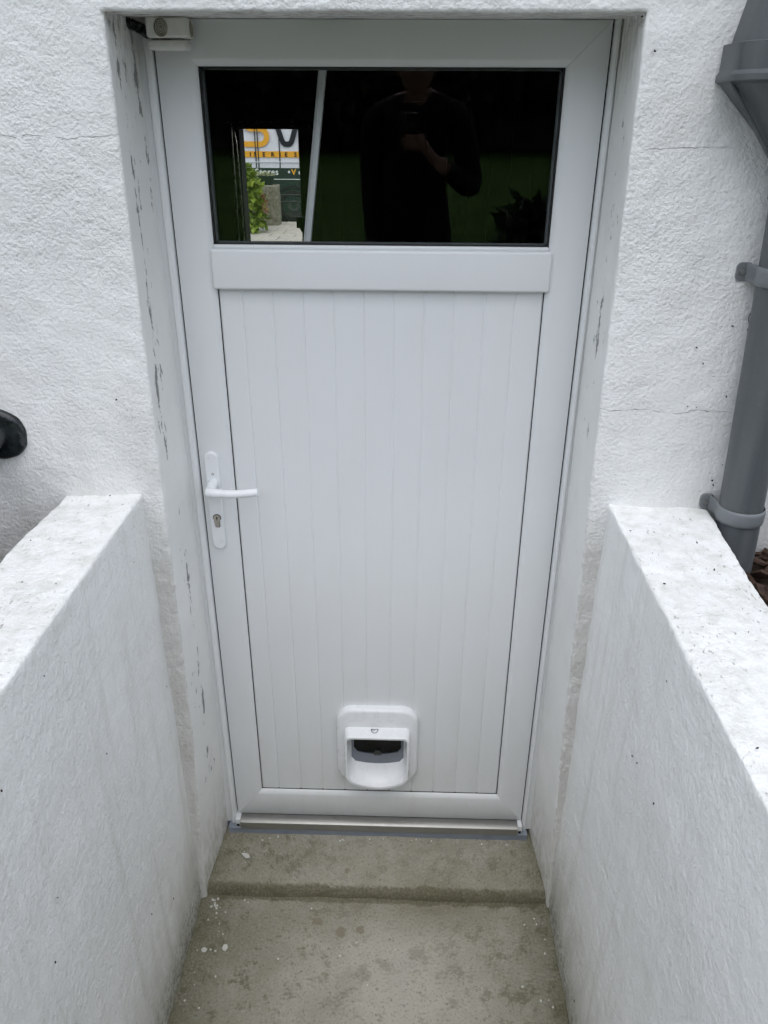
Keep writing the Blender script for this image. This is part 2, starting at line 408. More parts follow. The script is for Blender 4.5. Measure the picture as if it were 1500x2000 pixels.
def remesh_rough(bm, voxel, relief, keep=None):
    """closed shape(s) -> even voxel skin with relief(P, N) metres pushed along the normals"""
    me = bpy.data.meshes.new('tmp'); bmesh.ops.recalc_face_normals(bm, faces=bm.faces); bm.to_mesh(me); bm.free()
    o = bpy.data.objects.new('tmp', me); COL.objects.link(o)
    m = o.modifiers.new('r', 'REMESH'); m.mode = 'VOXEL'; m.voxel_size = voxel; m.adaptivity = 0
    dg = bpy.context.evaluated_depsgraph_get(); dg.update()
    me2 = bpy.data.meshes.new_from_object(o.evaluated_get(dg))
    bpy.data.objects.remove(o); bpy.data.meshes.remove(me)
    n = len(me2.vertices); P = np.empty(n*3, np.float32); N = np.empty(n*3, np.float32)
    me2.vertices.foreach_get('co', P); me2.vertex_normals.foreach_get('vector', N)
    P = P.reshape(-1, 3).astype(float); N = N.reshape(-1, 3).astype(float)
    P2 = P + N*relief(P, N)[:, None]
    me2.vertices.foreach_set('co', P2.astype(np.float32).ravel()); me2.update()
    if keep is not None:
        b2 = bmesh.new(); b2.from_mesh(me2)
        bmesh.ops.delete(b2, geom=[v for v in b2.verts if not keep(v.co)], context='VERTS')
        b2.to_mesh(me2); b2.free()
    me2.polygons.foreach_set('use_smooth', [True]*len(me2.polygons))
    return me2
def from_np(name, V, F, mat, parent=None, kind=None, smooth=False):
    me = bpy.data.meshes.new(name); me.from_pydata(V.tolist(), [], F.tolist())
    me.materials.append(MAT[mat]); 
    if smooth: me.polygons.foreach_set('use_smooth', [True]*len(me.polygons))
    return link_mesh(name, me, parent, kind)
def leaf_cloud(n, size, clumps, seed, aspect=.6, droop=.3, shell=True):
    """many small folded leaves scattered through clump spheres [(centre, radius, weight)]"""
    g = np.random.default_rng(seed); w_ = np.array([c[2] for c in clumps]); w_ = w_/w_.sum()
    idx = g.choice(len(clumps), n, p=w_); C = np.array([c[0] for c in clumps])[idx]; Rr = np.array([c[1] for c in clumps])[idx]
    if np.ndim(Rr) == 1: Rr = np.repeat(Rr[:, None], 3, 1)
    d = g.normal(size=(n, 3)); d /= np.linalg.norm(d, axis=1)[:, None]
    rad = g.random(n)**(.33 if not shell else .22)
    P = C + d*Rr*rad[:, None]
    a = g.normal(size=(n, 3))*.7 + d; a[:, 2] -= droop; a /= np.linalg.norm(a, axis=1)[:, None]
    t = np.cross(a, g.normal(size=(n, 3))); t /= np.linalg.norm(t, axis=1)[:, None]
    nn = np.cross(a, t); s = size*(.6+.8*g.random(n))[:, None]; ww = s*aspect*.5
    V = np.stack([P, P+a*s*.45+t*ww+nn*s*.12, P+a*s, P+a*s*.45-t*ww+nn*s*.12], 1).reshape(-1, 3)
    k = np.arange(n)[:, None]*4
    F = np.concatenate([k+np.array([[0, 1, 2]]), k+np.array([[0, 2, 3]])], 0)
    return V, F

# ================================================================== THE SETTING
# pit floor, step and the stair behind the camera
def relief_conc(P, N): return .006*fbm(P, 5, 3) + .0025*fbm(P, 34, 2)
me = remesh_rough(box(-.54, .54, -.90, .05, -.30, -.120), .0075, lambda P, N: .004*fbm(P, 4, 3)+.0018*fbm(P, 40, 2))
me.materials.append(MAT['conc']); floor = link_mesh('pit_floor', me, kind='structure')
bm = prism([(.05, -.30), (.05, -.046), (-.02, -.052), (-.135, -.072), (-.168, -.079), (-.178, -.084), (-.186, -.100), (-.191, -.135), (-.198, -.30)], 'x', -.53, .53)
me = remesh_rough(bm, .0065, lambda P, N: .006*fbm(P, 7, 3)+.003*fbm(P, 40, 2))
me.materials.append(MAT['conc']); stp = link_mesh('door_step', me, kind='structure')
stairs = bpy.data.objects.new('stairs', None); COL.objects.link(stairs); ORG['stairs'] = Vector((0, 0, 0)); stairs['kind'] = 'structure'
for k, (ya, yb, z1) in enumerate([(-1.2, -.9, .035), (-1.5, -1.2, .19), (-1.75, -1.5, .345), (-2.5, -1.75, .50), (-2.8, -2.5, .655), (-3.1, -2.8, .81)]):
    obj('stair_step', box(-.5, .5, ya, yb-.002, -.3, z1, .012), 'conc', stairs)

# beds either side, lawn behind the camera, yard and road beyond the house
def sheet(name, x0, x1, y0, y1, z, mat, n=(2, 2), amp=0, kind='structure', thick=.05):
    X = np.linspace(x0, x1, n[0]); Y = np.linspace(y0, y1, n[1]); XX, YY = np.meshgrid(X, Y, indexing='ij')
    P = np.stack([XX.ravel(), YY.ravel(), np.full(XX.size, z)], 1)
    if amp: P[:, 2] += amp*fbm(P, 1.7, 3)
    i, j = np.meshgrid(np.arange(n[0]-1), np.arange(n[1]-1), indexing='ij'); a = (i*n[1]+j).ravel()
    F = np.stack([a, a+n[1], a+n[1]+1, a+1], 1)
    return from_np(name, P, F, mat, kind=kind, smooth=True)
sheet('soil_bed', .60, 7, -3.1, -.10, 1.035, 'soil', (60, 40), .02)
sheet('soil_bed', -7, -.60, -3.1, -.10, .93, 'soil', (60, 40), .02)  # unseen left bed, set lower so the house wall gets less light
sheet('lawn', -60, 60, -90, -3.1, .94, 'lawn', (60, 60), .03)
sheet('yard_ground', -40, 40, 5.2, 15.45, -.03, 'soil')
sheet('road', -60, 60, 15.45, 120, -.12, 'road')

# ================================================================== THE HOUSE
house = thing('house', 'white roughcast house wall with deep door recess and hairline cracks', 'house', (0, 0, 0))
XL, XR = [(2.062, -.452, -.462), (1.17, -.459, -.458), (.5, -.468, -.458), (-.2, -.497, -.466)], [(2.062, .437, .447), (1.17, .452, .449), (.5, .466, .452), (-.2, .492, .462)]
def interp(prof, z, k):
    q = np.array(prof)[::-1]; return np.interp(z, q[:, 0], q[:, k])
def swept_surround():
    # profile: front face far -> corner round -> recess side -> behind the frame
    rc = .006; prof = []
    d = 1.25
    while d > rc: prof.append(('f', d)); d -= max(.0022, min(.011, d*.16))
    for k in range(5): prof.append(('c', R(90*k/4)))
    for y in np.r_[np.linspace(-.2+rc, .010, 26)[1:], .06, .11]: prof.append(('r', y))
    ZB, ZT = -.20, 2.052
    zj = np.linspace(ZB, ZT, 270); xt = np.linspace(0, 1, 112)[1:-1]
    st = [('L', z) for z in zj] + [('T', t) for t in xt] + [('R', z) for z in zj[::-1]]
    V = np.zeros((len(st), len(prof), 3))
    for i, (sd_, q) in enumerate(st):
        for j, (k, v) in enumerate(prof):
            if k == 'f': out, y = v, -.2
            elif k == 'c': out, y = rc*(1-math.sin(v)), -.2+rc*(1-math.cos(v))
            else: out, y = 0., v
            f = min(1, max(0, (y+.2)/.204)); ztop = ZT+.0108*f+out
            def jx(pr, z, sg): return (interp(pr, z, 1)*(1-f)+interp(pr, z, 2)*f)+sg*out
            if sd_ == 'T':
                xl, xr = jx(XL, ZT, -1), jx(XR, ZT, 1); V[i, j] = (xl+(xr-xl)*q, y, ztop)
            else:
                u = (q-ZB)/(ZT-ZB); V[i, j] = (jx(XL if sd_ == 'L' else XR, q, -1 if sd_ == 'L' else 1), y, ZB+u*(ztop-ZB))
    m_, n_ = len(st), len(prof); a, b2 = np.meshgrid(np.arange(m_-1), np.arange(n_-1), indexing='ij'); a = (a*n_+b2).ravel()
    me = bpy.data.meshes.new('wall'); me.from_pydata(V.reshape(-1, 3).tolist(), [], np.stack([a, a+1, a+n_+1, a+n_], 1).tolist())
    return me
def relief_wall(P, N):
    front = np.clip((-.185-P[:, 1])/.010, 0, 1)
    low = np.clip((1.14-P[:, 2])/.1, 0, 1)
    return front*(.0040*fbm(P, 4.5, 2)+.0022*fbm(P, 24, 3)+(.0014+.0026*low)*fbm(P, 85, 2)) + (1-front)*(.0016*fbm(P, 11, 3))
def displace(me, relief, sharp=None):
    n = len(me.vertices); P = np.empty(n*3, np.float32); N = np.empty(n*3, np.float32)
    me.vertices.foreach_get('co', P); me.vertex_normals.foreach_get('vector', N)
    P = P.reshape(-1, 3).astype(float); N = N.reshape(-1, 3).astype(float)
    me.vertices.foreach_set('co', (P+N*relief(P, N)[:, None]).astype(np.float32).ravel()); me.update()
    me.polygons.foreach_set('use_smooth', [True]*len(me.polygons))
me = swept_surround()
nn_ = np.empty(len(me.polygons)*3, np.float32); me.polygons.foreach_get('normal', nn_)
if nn_.reshape(-1, 3)[0, 1] > 0: me.flip_normals()
displace(me, relief_wall)
me.materials.append(MAT['rough']); me.materials.append(MAT['reveal'])
n = len(me.polygons); ct = np.empty(n*3, np.float32); me.polygons.foreach_get('center', ct); ct = ct.reshape(-1, 3)
nm = np.empty(n*3, np.float32); me.polygons.foreach_get('normal', nm); nm = nm.reshape(-1, 3)
inside = (np.abs(ct[:, 0]) < .52) & (ct[:, 1] > -.1965) & (ct[:, 2] < 2.10) & (nm[:, 1] > -.75)
me.polygons.foreach_set('material_index', inside.astype(np.int32))
link_mesh('wall', me, house)
for (a, b_, c, d) in ((-6, -1.69, -.3, 5.2), (1.675, 6, -.3, 5.2), (-1.69, 1.675, 3.295, 5.2)):
    obj('upper_wall' if c > 0 else 'side_wall', box(a, b_, -.2, .12, c, d), 'rough', house)
# masonry behind the render, room behind the door
for (a, b_, c, d) in ((-1.69, -.475, -.3, 3.295), (.475, 1.675, -.3, 3.295), (-.475, .475, 2.085, 3.295)):
    obj('masonry', box(a, b_, .004, .12, c, d), 'inner', house)
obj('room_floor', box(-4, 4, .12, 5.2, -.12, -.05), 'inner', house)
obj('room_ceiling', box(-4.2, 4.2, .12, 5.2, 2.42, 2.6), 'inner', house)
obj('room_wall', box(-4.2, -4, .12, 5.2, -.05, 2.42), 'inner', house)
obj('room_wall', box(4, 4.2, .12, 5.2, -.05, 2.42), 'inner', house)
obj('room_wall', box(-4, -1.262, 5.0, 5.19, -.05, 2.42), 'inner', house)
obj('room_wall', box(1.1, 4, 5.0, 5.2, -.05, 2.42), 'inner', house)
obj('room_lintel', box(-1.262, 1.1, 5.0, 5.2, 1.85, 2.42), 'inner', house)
obj('rear_wall', box(-6, 6, 5.2, 5.4, 2.0, 5.2), 'rough', house)
obj('rear_wall', box(-6, -1.40, 5.2, 5.4, -.1, 2.0), 'rough', house)
obj('rear_wall', box(1.15, 6, 5.2, 5.4, -.1, 2.0), 'rough', house)
obj('beam', box(-1.275, -.70, 4.86, 4.95, 1.826, 1.860, .004), 'beam', house)

# low walls either side of the pit
def relief_par(P, N):
    lowf = np.clip((.02-P[:, 2])/.14, 0, 1)
    edge = np.exp(-((P[:, 2]-1.165)/.02)**2)
    return .0045*fbm(P, 4., 3)+.0016*fbm(P, 30, 3)+edge*(.0035*fbm(P, 16, 3)+.0018*fbm(P, 70, 2))+lowf*(.006*fbm(P, 12, 3))
for side, xs, lab in ((-1, (-.506, -.672, -.700), 'low white rendered wall left of the steps, bright pitted top'),
                      (1, (.493, .700, .668), 'low white rendered wall right of the steps, beside the grey downpipe')):
    xi, xo1, xo2 = xs
    zt = 1.172 if side < 0 else 1.166
    ys = np.r_[np.arange(-.185, -1.35, -.0085), np.arange(-1.35, -3.1, -.03), -3.1]
    xo_ = np.interp(-ys, [.185, .9, 3.1], [xo1, xo2, xo2])
    rc = .0045; V = []
    for y, xo in zip(ys, xo_):
        w_ = abs(xo-xi); pf = [(0, z) for z in np.linspace(-.3, zt-rc, 165)]
        pf += [(rc*(1-math.cos(R(a))), zt-rc+rc*math.sin(R(a))) for a in (30, 60, 90)]
        pf += [(d, zt-.008*d/w_) for d in np.linspace(rc, w_-rc, 26)[1:-1]]
        pf += [(w_-rc+rc*math.sin(R(a)), zt-.008-rc+rc*math.cos(R(a))) for a in (0, 30, 60, 90)]
        pf += [(w_+.02*k/14, zt-.012-.30*k/14) for k in range(1, 15)] + [(w_+.03, -.3)]
        V.append([(xi+side*d, y, z) for d, z in pf])
    V = np.array(V); m_, n_ = V.shape[:2]; a, b2 = np.meshgrid(np.arange(m_-1), np.arange(n_-1), indexing='ij'); a = (a*n_+b2).ravel()
    F = np.stack([a, a+n_, a+n_+1, a+1], 1)
    if side > 0: F = F[:, ::-1]
    me = bpy.data.meshes.new('low_wall'); fl_ = F.tolist()+[list(range((m_-1)*n_, m_*n_))]
    me.from_pydata(V.reshape(-1, 3).tolist(), [], fl_)
    bmx = bmesh.new(); bmx.from_mesh(me); bmesh.ops.recalc_face_normals(bmx, faces=bmx.faces); bmx.to_mesh(me); bmx.free()
    nz = np.empty(len(me.polygons)*3, np.float32); me.polygons.foreach_get('normal', nz); nz = nz.reshape(-1, 3)
    if nz[np.abs(nz[:, 2]).argmax(), 2] < 0: me.flip_normals()
    displace(me, relief_par)
    me.materials.append(MAT['para']); tag(link_mesh('low_wall', me), lab, 'wall')

# ================================================================== THE DOOR
door = thing('door', 'white panelled door with top window, lever handle and cat flap', 'door', (0, 0, 0))
def mitred(name, outer, inner, prof, mat, parent, gap=.0003):
    x0, x1, z0, z1 = outer; a0, a1, c0, c1 = inner
    wl, wr, wb, wt = a0-x0, x1-a1, c0-z0, z1-c1
    for side in 'lrbt':
        wd = {'l': wl, 'r': wr, 'b': wb, 't': wt}[side]; ra, rb = [], []
        for d, y in prof:
            d = wd+d if d <= 0 and d != 0 else d
            d = wd if d > wd else d
            s = d/wd
            if side in 'lr':
                x = a0-d if side == 'l' else a1+d
                ra.append((x, y, c0-s*wb+gap)); rb.append((x, y, c1+s*wt-gap))
            else:
                z = c0-d if side == 'b' else c1+d
                ra.append((a0-s*wl+gap, y, z)); rb.append((a1+s*wr-gap, y, z))
        nm_ = {'l': 'stile', 'r': 'stile', 'b': 'bottom_rail', 't': 'top_rail'}[side]
        obj(nm_, add_rings(bmesh.new(), [ra, rb]), mat, parent, smooth=35)
LP = [(0.0, .045), (0.0, .011), (.0015, .0085), (.006, .004), (.0105, .0012), (.014, 0.0), (-.0025, 0.0), (-.0008, .0008), (9., .003), (9., .045)]
mitred('leaf', (-.430, .430, .003, 2.062), (-.352, .352, .098, 1.985), LP, 'pvc', door)
mr = box(-.3575, .3585, -.007, .030, 1.568, 1.6505, .0055, 4); obj('middle_rail', mr, 'pvc', door, smooth=40)
# fixed frame
jl = [(-.4335, .04), (-.4335, -.004), (-.4355, -.008), (-.4400, -.0105), (-.4455, -.0105), (-.4475, -.0085), (-.4500, -.003), (-.475, -.001), (-.475, .05)]
fr = obj('frame', prism(jl, 'z', -.03, 2.08), 'pvc', door, smooth=35)
jr = [(.4335, .04), (.4335, -.004), (.4355, -.008), (.4390, -.0105), (.4425, -.0105), (.4440, -.0085), (.4460, -.003), (.475, -.001), (.475, .05)]
obj('frame', prism(jr, 'z', -.03, 2.08), 'pvc', door, smooth=35)
obj('frame', prism([(-.0105, 2.0655), (-.004, 2.0642), (.04, 2.0642), (.04, 2.10), (-.0105, 2.10)], 'x', -.433, .433), 'pvc', door, smooth=35)
gk = bmesh.new()
for a in (-.4365, .4275): add_box(gk, a, a+.009, .010, .046, -.02, 2.07)
add_box(gk, -.437, .437, .012, .046, -.012, .008)
obj('leaf_gasket', gk, 'rubber', door)
# tongue-and-groove boards
ed = [-.3505, -.3010, -.2350, -.1685, -.1020, -.0360, .0300, .0955, .1610, .2265, .2910, .3505]
for a, b_ in zip(ed, ed[1:]):
    g_ = 0.; c = .0046
    poly = [(a+g_, .040), (a+g_, .0142), (a+g_+c*.45, .0125), (a+g_+c, .0120), (b_-g_-c, .0120), (b_-g_-c*.45, .0125), (b_-g_, .0142), (b_-g_, .040)]
    obj('board', prism(poly, 'z', .0995, 1.572), 'pvc', door, smooth=50)
pb = bmesh.new(); add_box(pb, -.36, .36, .0405, .05, .09, 1.60); obj('panel_back', pb, 'pvc', door)
pg = bmesh.new()
for a in (-.3522, .3506): add_box(pg, a, a+.0016, .0112, .03, .097, 1.569)
add_box(pg, -.351, .351, .0105, .03, .0965, .0992)
obj('panel_gasket', pg, 'rubber', door)
# glazing
zg0, zg1 = 1.6575, 1.9865
gg = bmesh.new()
for (a, b_, c, d) in ((-.3535, -.3488, 1.648, 1.99), (.3488, .3535, 1.648, 1.99), (-.353, .353, 1.9835, 1.9885), (-.353, .353, 1.650, 1.6605)):
    add_box(gg, a, b_, .011, .020, c, d)
win = obj('window', gg, 'rubber', door)
sp_ = bmesh.new()
for (a, b_, c, d) in ((-.356, -.3445, 1.645, 1.995), (.3445, .356, 1.645, 1.995), (-.356, .356, 1.980, 1.995), (-.356, .356, 1.645, 1.6625)):
    add_box(sp_, a, b_, .0205, .034, c, d)
obj('spacer', sp_, 'spacer', win)
obj('pane', box(-.352, .352, .0160, .0200, 1.652, 1.989), 'glass', win)
obj('pane', box(-.352, .352, .0345, .0385, 1.652, 1.989), 'glass', win)
obj('glazing_bead', box(-.352, .352, .0030, .0155, 1.6500, 1.6585, .003, 3), 'pvc', win, smooth=40)
# aluminium threshold
th = obj('threshold', prism([(.03, -.028), (-.030, -.028), (-.0305, -.012), (-.0290, -.0045), (-.0240, -.0005), (-.012, .0012), (.03, .0015)], 'x', -.4185, .4170), 'alu', door, smooth=35)
obj('threshold_base', prism([(.03, -.075), (-.024, -.075), (-.027, -.030), (-.024, -.0282), (.03, -.0282)], 'x', -.4560, .4480), 'bluegrey', door, smooth=30)
for xa, xb in ((-.4345, -.4190), (.4175, .4320)):
    c_ = obj('threshold_end_cap', box(xa, xb, -.0235, .02, -.027, .0015, .0025), 'pvc', door, smooth=40)
    obj('drain_slot', box(xa+.003, xb-.003, -.0242, -.02, -.0245, -.0165), 'dark', c_)
# handle
hx = -.400
pl = rrect(hx-.0165, hx+.0165, .932, 1.191, .0163, 8); pl2 = rrect(hx-.0145, hx+.0145, .934, 1.189, .0143, 8)
hd = obj('handle_plate', add_rings(bmesh.new(), [[(x, 0, z) for x, z in pl], [(x, -.0075, z) for x, z in pl], [(x, -.0098, z) for x, z in pl2]]), 'enamel', door, smooth=35)
bm = tube([(hx+.001, -.009, 1.112), (hx+.001, -.024, 1.112), (hx+.001, -.040, 1.1115), (hx+.0015, -.0505, 1.1105)], [.0125, .0125, .0128, .0118], 18)
path = [(hx-.0070, -.0535, 1.1092), (hx+.0005, -.0545, 1.1085), (hx+.012, -.0550, 1.1075), (hx+.030, -.0550, 1.1062), (hx+.052, -.0548, 1.1056), (hx+.074, -.0545, 1.1066), (hx+.094, -.054, 1.1084), (hx+.110, -.0535, 1.1106), (hx+.1155, -.0535, 1.1115)]
add_tube(bm, path, [.0098, .0118, .0112, .0102, .0098, .0097, .0097, .0097, .0090], 16)
obj('lever', bm, 'enamel', hd, smooth=50)
rs = bmesh.new(); add_rings(rs, [[(x, -.0099+dy, z) for x, z in circle(hx+.0015, 1.1365, r_, 18)] for r_, dy in ((.0030, .002), (.0030, -.0003), (.0021, -.0003), (.0021, .002))], True, False)
obj('screw_ring', rs, 'spacer', hd)
cy = [(hx+.001+.0088*math.cos(R(a)), 1.019+.0088*math.sin(R(a))) for a in range(-52, 233, 15)] + [(hx-.0044, .9965), (hx-.002, .9945), (hx+.004, .9945), (hx+.0064, .9965)]
hole = [(hx+.001+(x-hx-.001)*1.16, 1.010+(z-1.010)*1.09) for x, z in cy]
obj('cylinder_recess', prism(hole, 'y', -.0102, -.006), 'dark', hd)
cyl = obj('lock_cylinder', prism(cy, 'y', -.0128, -.004), 'nickel', hd, smooth=30)
kh = bmesh.new(); add_prism(kh, circle(hx+.001, 1.0205, .0021, 10), 'y', -.0131, -.011); add_box(kh, hx+.0002, hx+.0019, -.0131, -.011, 1.0135, 1.020)
obj('keyhole', kh, 'dark', cyl)
# cat flap
def D_prof(x0, x1, z0, z1, rt, sag, n=14):
    pts = []
    for (cx, a0) in ((x1-rt, 0), (x0+rt, 90)):
        for k in range(7): a = R(a0+90*k/6); pts.append((cx+rt*math.cos(a), z1-rt+rt*math.sin(a)))
    rb = rt*1.1
    for k in range(n+1):
        t = k/n; x = x0+(x1-x0)*t; e = 1-(2*t-1)**2
        z = z0+sag*(1-e)
        if k in (0, n): z += .012
        pts.append((x, z))
    return pts
o1 = rrect(-.120, .1105, .148, .4235, (.048, .048, .058, .058), 9); 
def inset(poly, d, c): return [(c[0]+(x-c[0])*(1-d/abs(x-c[0]) if abs(x-c[0]) > d*3 else 1), c[1]+(z-c[1])*(1-d/abs(z-c[1]) if abs(z-c[1]) > d*3 else 1)) for x, z in poly]
o2 = rrect(-.1165, .107, .1515, .420, (.0445, .0445, .0545, .0545), 9); o3 = rrect(-.1100, .1005, .158, .4135, (.038, .038, .048, .048), 9)
oh = rrect(-.0930, .0835, .158, .362, (.012, .012, .03, .03), 9)
cf = obj('cat_flap', add_rings(bmesh.new(), [[(x, .0125, z) for x, z in o1], [(x, -.004, z) for x, z in o1], [(x, -.0085, z) for x, z in o2], [(x, -.0105, z) for x, z in o3], [(x, -.0105, z) for x, z in oh], [(x, .0112, z) for x, z in oh]]), 'pvc2', door, smooth=45)
A = D_prof(-.0985, .0890, .156, .3640, .016, .030); B = D_prof(-.0955, .0860, .1600, .3540, .016, .028)
C_ = D_prof(-.0890, .0795, .1675, .3470, .011, .027); E_ = D_prof(-.0800, .0705, .2150, .3500, .008, .012); F_ = D_prof(-.0800, .0705, .2050, .3540, .008, .012)
hood = add_rings(bmesh.new(), [[(x, -.009, z) for x, z in A], [(x, -.040, z) for x, z in B], [(x, -.0425, z) for x, z in D_prof(-.0940, .0845, .1615, .3525, .015, .028)], [(x, -.0422, z) for x, z in C_],
                                [(x, -.025, z) for x, z in D_prof(-.0865, .0770, .1740, .3475, .011, .025)], [(x, -.005, z) for x, z in D_prof(-.083, .0735, .196, .3490, .009, .018)], [(x, .004, z) for x, z in E_]], True, False)
obj('hood', hood, 'pvc2', cf, smooth=38)
obj('flap_frame', add_rings(bmesh.new(), [[(x, .0040, z) for x, z in D_prof(-.083, .0735, .208, .351, .008, .012)], [(x, .0040, z) for x, z in D_prof(-.073, .0635, .250, .346, .006, .012)], [(x, .0095, z) for x, z in D_prof(-.073, .0635, .250, .346, .006, .012)]], True, False), 'bandgrey', cf, smooth=30)
obj('flap_pane', prism(D_prof(-.0735, .064, .2495, .3465, .006, .012), 'y', .0066, .0082), 'smoky', cf)
obj('flap_dark_backing', prism(rrect(-.078, .0685, .212, .350, .006), 'y', .0096, .0108), 'tunnel_shade', cf)  # flat dark sheet standing in for the shaded depth behind the flap
tb = prism([(-.0165, .247), (.0075, .247), (.002, .264), (-.011, .264)], 'y', .0030, .0064)
for sx in (-1, 1):
    for k in range(3): add_box(tb, -.0045+sx*(.013+.0115*k)-.0012, -.0045+sx*(.013+.0115*k)+.0012, .0032, .0064, .2535+.0005*k, .256+.0005*k)
obj('magnet_catch', tb, 'rim', cf)
lg = bmesh.new()
def ribbon(pts, wd, z):
    pts = [Vector((p[0], p[1], z(p[1]))) for p in pts]
    L, Rg = [], []
    for i, p in enumerate(pts):
        t = (pts[min(i+1, len(pts)-1)]-pts[max(i-1, 0)]); t.normalize(); nn = Vector((-t.y, t.x, 0)).normalized()*wd/2
        L.append(lg.verts.new(p+nn)); Rg.append(lg.verts.new(p-nn))
    for i in range(len(pts)-1): lg.faces.new((L[i], L[i+1], Rg[i+1], Rg[i]))
zt_ = lambda y: .3640+(y+.009)*(.0100/.031)+.0006
ribbon([(-.0120+.0095*math.cos(R(a)), -.0160+.0115*math.sin(R(a))) for a in range(180, 361, 15)]+[(-.0025, -.0155)], .0021, zt_)
ribbon([(-.0215, -.0160), (-.0025, -.0160)], .0021, zt_); ribbon([(-.0185, -.0170), (-.0150, -.0215), (-.0105, -.0175)], .0018, zt_)
obj('flap_emblem', lg, 'vank', cf)

# ================================================================== FIXINGS ON THE WALL
# rainwater hopper and downpipe
dp = thing('downpipe', 'grey plastic rainwater downpipe with wide hopper, clipped to the white wall', 'downpipe', (.75, -.25, 1.03))
def px_(z): return .752 - (z-1.09)*.045
obj('pipe', tube([(px_(z), -.252, z) for z in (1.0, 1.2, 1.5, 1.83)], .0425, 32), 'zinc', dp, smooth=60)
HC = px_(1.9)
def hsec(hw, dep, z, n=18):
    hw -= .006
    pts = [(HC-hw, -.204), (HC-hw, -.204-dep*.42)]
    for k in range(1, n): a = R(180+180*k/n); pts.append((HC+hw*.985*math.cos(a)*1.0, -.204-dep*.42+dep*.58*math.sin(a)))
    pts += [(HC+hw, -.204-dep*.42), (HC+hw, -.204)]
    return [(x, y, z) for x, y in pts]
def csec(r, z, n=21): 
    pts = []
    for k in range(n):
        a = R(90+360*(k/(n-1))*.999); pts.append((HC+.006+r*math.cos(a), -.252+r*math.sin(a), z))
    return pts
hb = add_rings(bmesh.new(), [csec(.047, 1.775), csec(.0475, 1.818), hsec(.150, .135, 1.950)])
hp = obj('hopper_funnel', hb, 'zinc', dp, smooth=40)
obj('funnel_seam', tube([(HC-.041, -.262, 1.818), (HC-.1445, -.262, 1.951)], .0035, 8), 'zinc', hp)
obj('hopper_collar', add_rings(bmesh.new(), [hsec(.150, .135, 1.949), hsec(.157, .142, 1.9535), hsec(.157, .142, 1.9620), hsec(.153, .136, 1.9680), hsec(.153, .136, 2.0060), hsec(.146, .130, 2.0080)]), 'zinc', hp, smooth=35)
obj('hopper_body', add_rings(bmesh.new(), [hsec(.141, .124, 2.0065), hsec(.132, .118, 2.05), hsec(.105, .10, 2.17), hsec(.100, .095, 2.30)]), 'zinc', hp, smooth=40)
obj('pipe_upper', tube([(HC, -.252, 2.29), (HC, -.252, 5.3)], .0425, 24), 'zinc', dp, smooth=60)
for zc in (1.178, 1.648):
    cx = px_(zc); ri, ro = .0430, .0468
    prof = [(-.0165, 0), (-.0150, .0022), (-.0085, .0032), (.0085, .0032), (.0150, .0022), (.0165, 0)]
    path = [(cx-.0480, -.2050), (cx-.0470, -.2065), (cx-.0452, -.214)] + [(cx+.0432*math.cos(R(a)), -.252+.0432*math.sin(R(a))) for a in range(160, 381, 10)] + [(cx+.0452, -.214), (cx+.0470, -.2065), (cx+.0480, -.2050)]
    rings = []
    for i, (x, y) in enumerate(path):
        t = Vector((path[min(i+1, len(path)-1)][0]-path[max(i-1, 0)][0], path[min(i+1, len(path)-1)][1]-path[max(i-1, 0)][1])).normalized(); nx, ny = t.y, -t.x
        if i < 3 or i > len(path)-4: nx, ny = 0, -1
        rings.append([(x+nx*(.001+h), y+ny*(.001+h), zc+u) for u, h in prof])
    cl = obj('pipe_clip', add_rings(bmesh.new(), rings, True, True), 'zinclit', dp, smooth=50)
    for sx in (-1, 1):
        lugx = cx+sx*.0520
        lug = rrect(lugx-.0125, lugx+.0125, zc-.0165, zc+.0165, (.003, .009, .009, .003) if sx < 0 else (.009, .003, .003, .009), 4)
        obj('clip_lug', add_rings(bmesh.new(), [[(x, -.198, z) for x, z in lug], [(x, -.2055, z) for x, z in lug]]), 'zinclit', cl, smooth=40)
        sc = add_prism(bmesh.new(), circle(lugx+sx*.003, zc, .0048, 14), 'y', -.2100, -.205)
        add_box(sc, lugx+sx*.003-.0032, lugx+sx*.003+.0032, -.2106, -.2095, zc-.0007, zc+.0007); add_box(sc, lugx+sx*.003-.0007, lugx+sx*.003+.0007, -.2107, -.2095, zc-.0035, zc+.0035)
        obj('screw', sc, 'screw', cl)

# black iron drain outlet, left edge
bp = thing('drain_outlet', 'round black iron pipe outlet with flange sticking out of the wall at the left', 'pipe', (-.783, -.2, 1.306))
def lathe_y(cx, cz, prof, n=36, wob=0):
    return add_rings(bmesh.new(), [[(cx+r_*(1+wob*math.sin(5*a+r_*90)+wob*.6*math.sin(11*a))*math.cos(a), y, cz+r_*(1+wob*math.sin(5*a+r_*90)+wob*.6*math.sin(11*a))*math.sin(a)) for a in [2*math.pi*k/n for k in range(n)]] for r_, y in prof])
obj('flange', lathe_y(-.783, 1.306, [(.0555, -.190), (.0545, -.206), (.052, -.2105), (.044, -.2135), (.030, -.2150)], 48, .014), 'iron', bp, smooth=45)
obj('elbow_pipe', tube([(-.785, -.208, 1.308), (-.787, -.222, 1.306), (-.793, -.236, 1.300), (-.803, -.246, 1.288), (-.812, -.252, 1.270), (-.814, -.253, 1.262)], [.0235, .0240, .0240, .0235, .0230, .0215], 24), 'iron', bp, smooth=60)
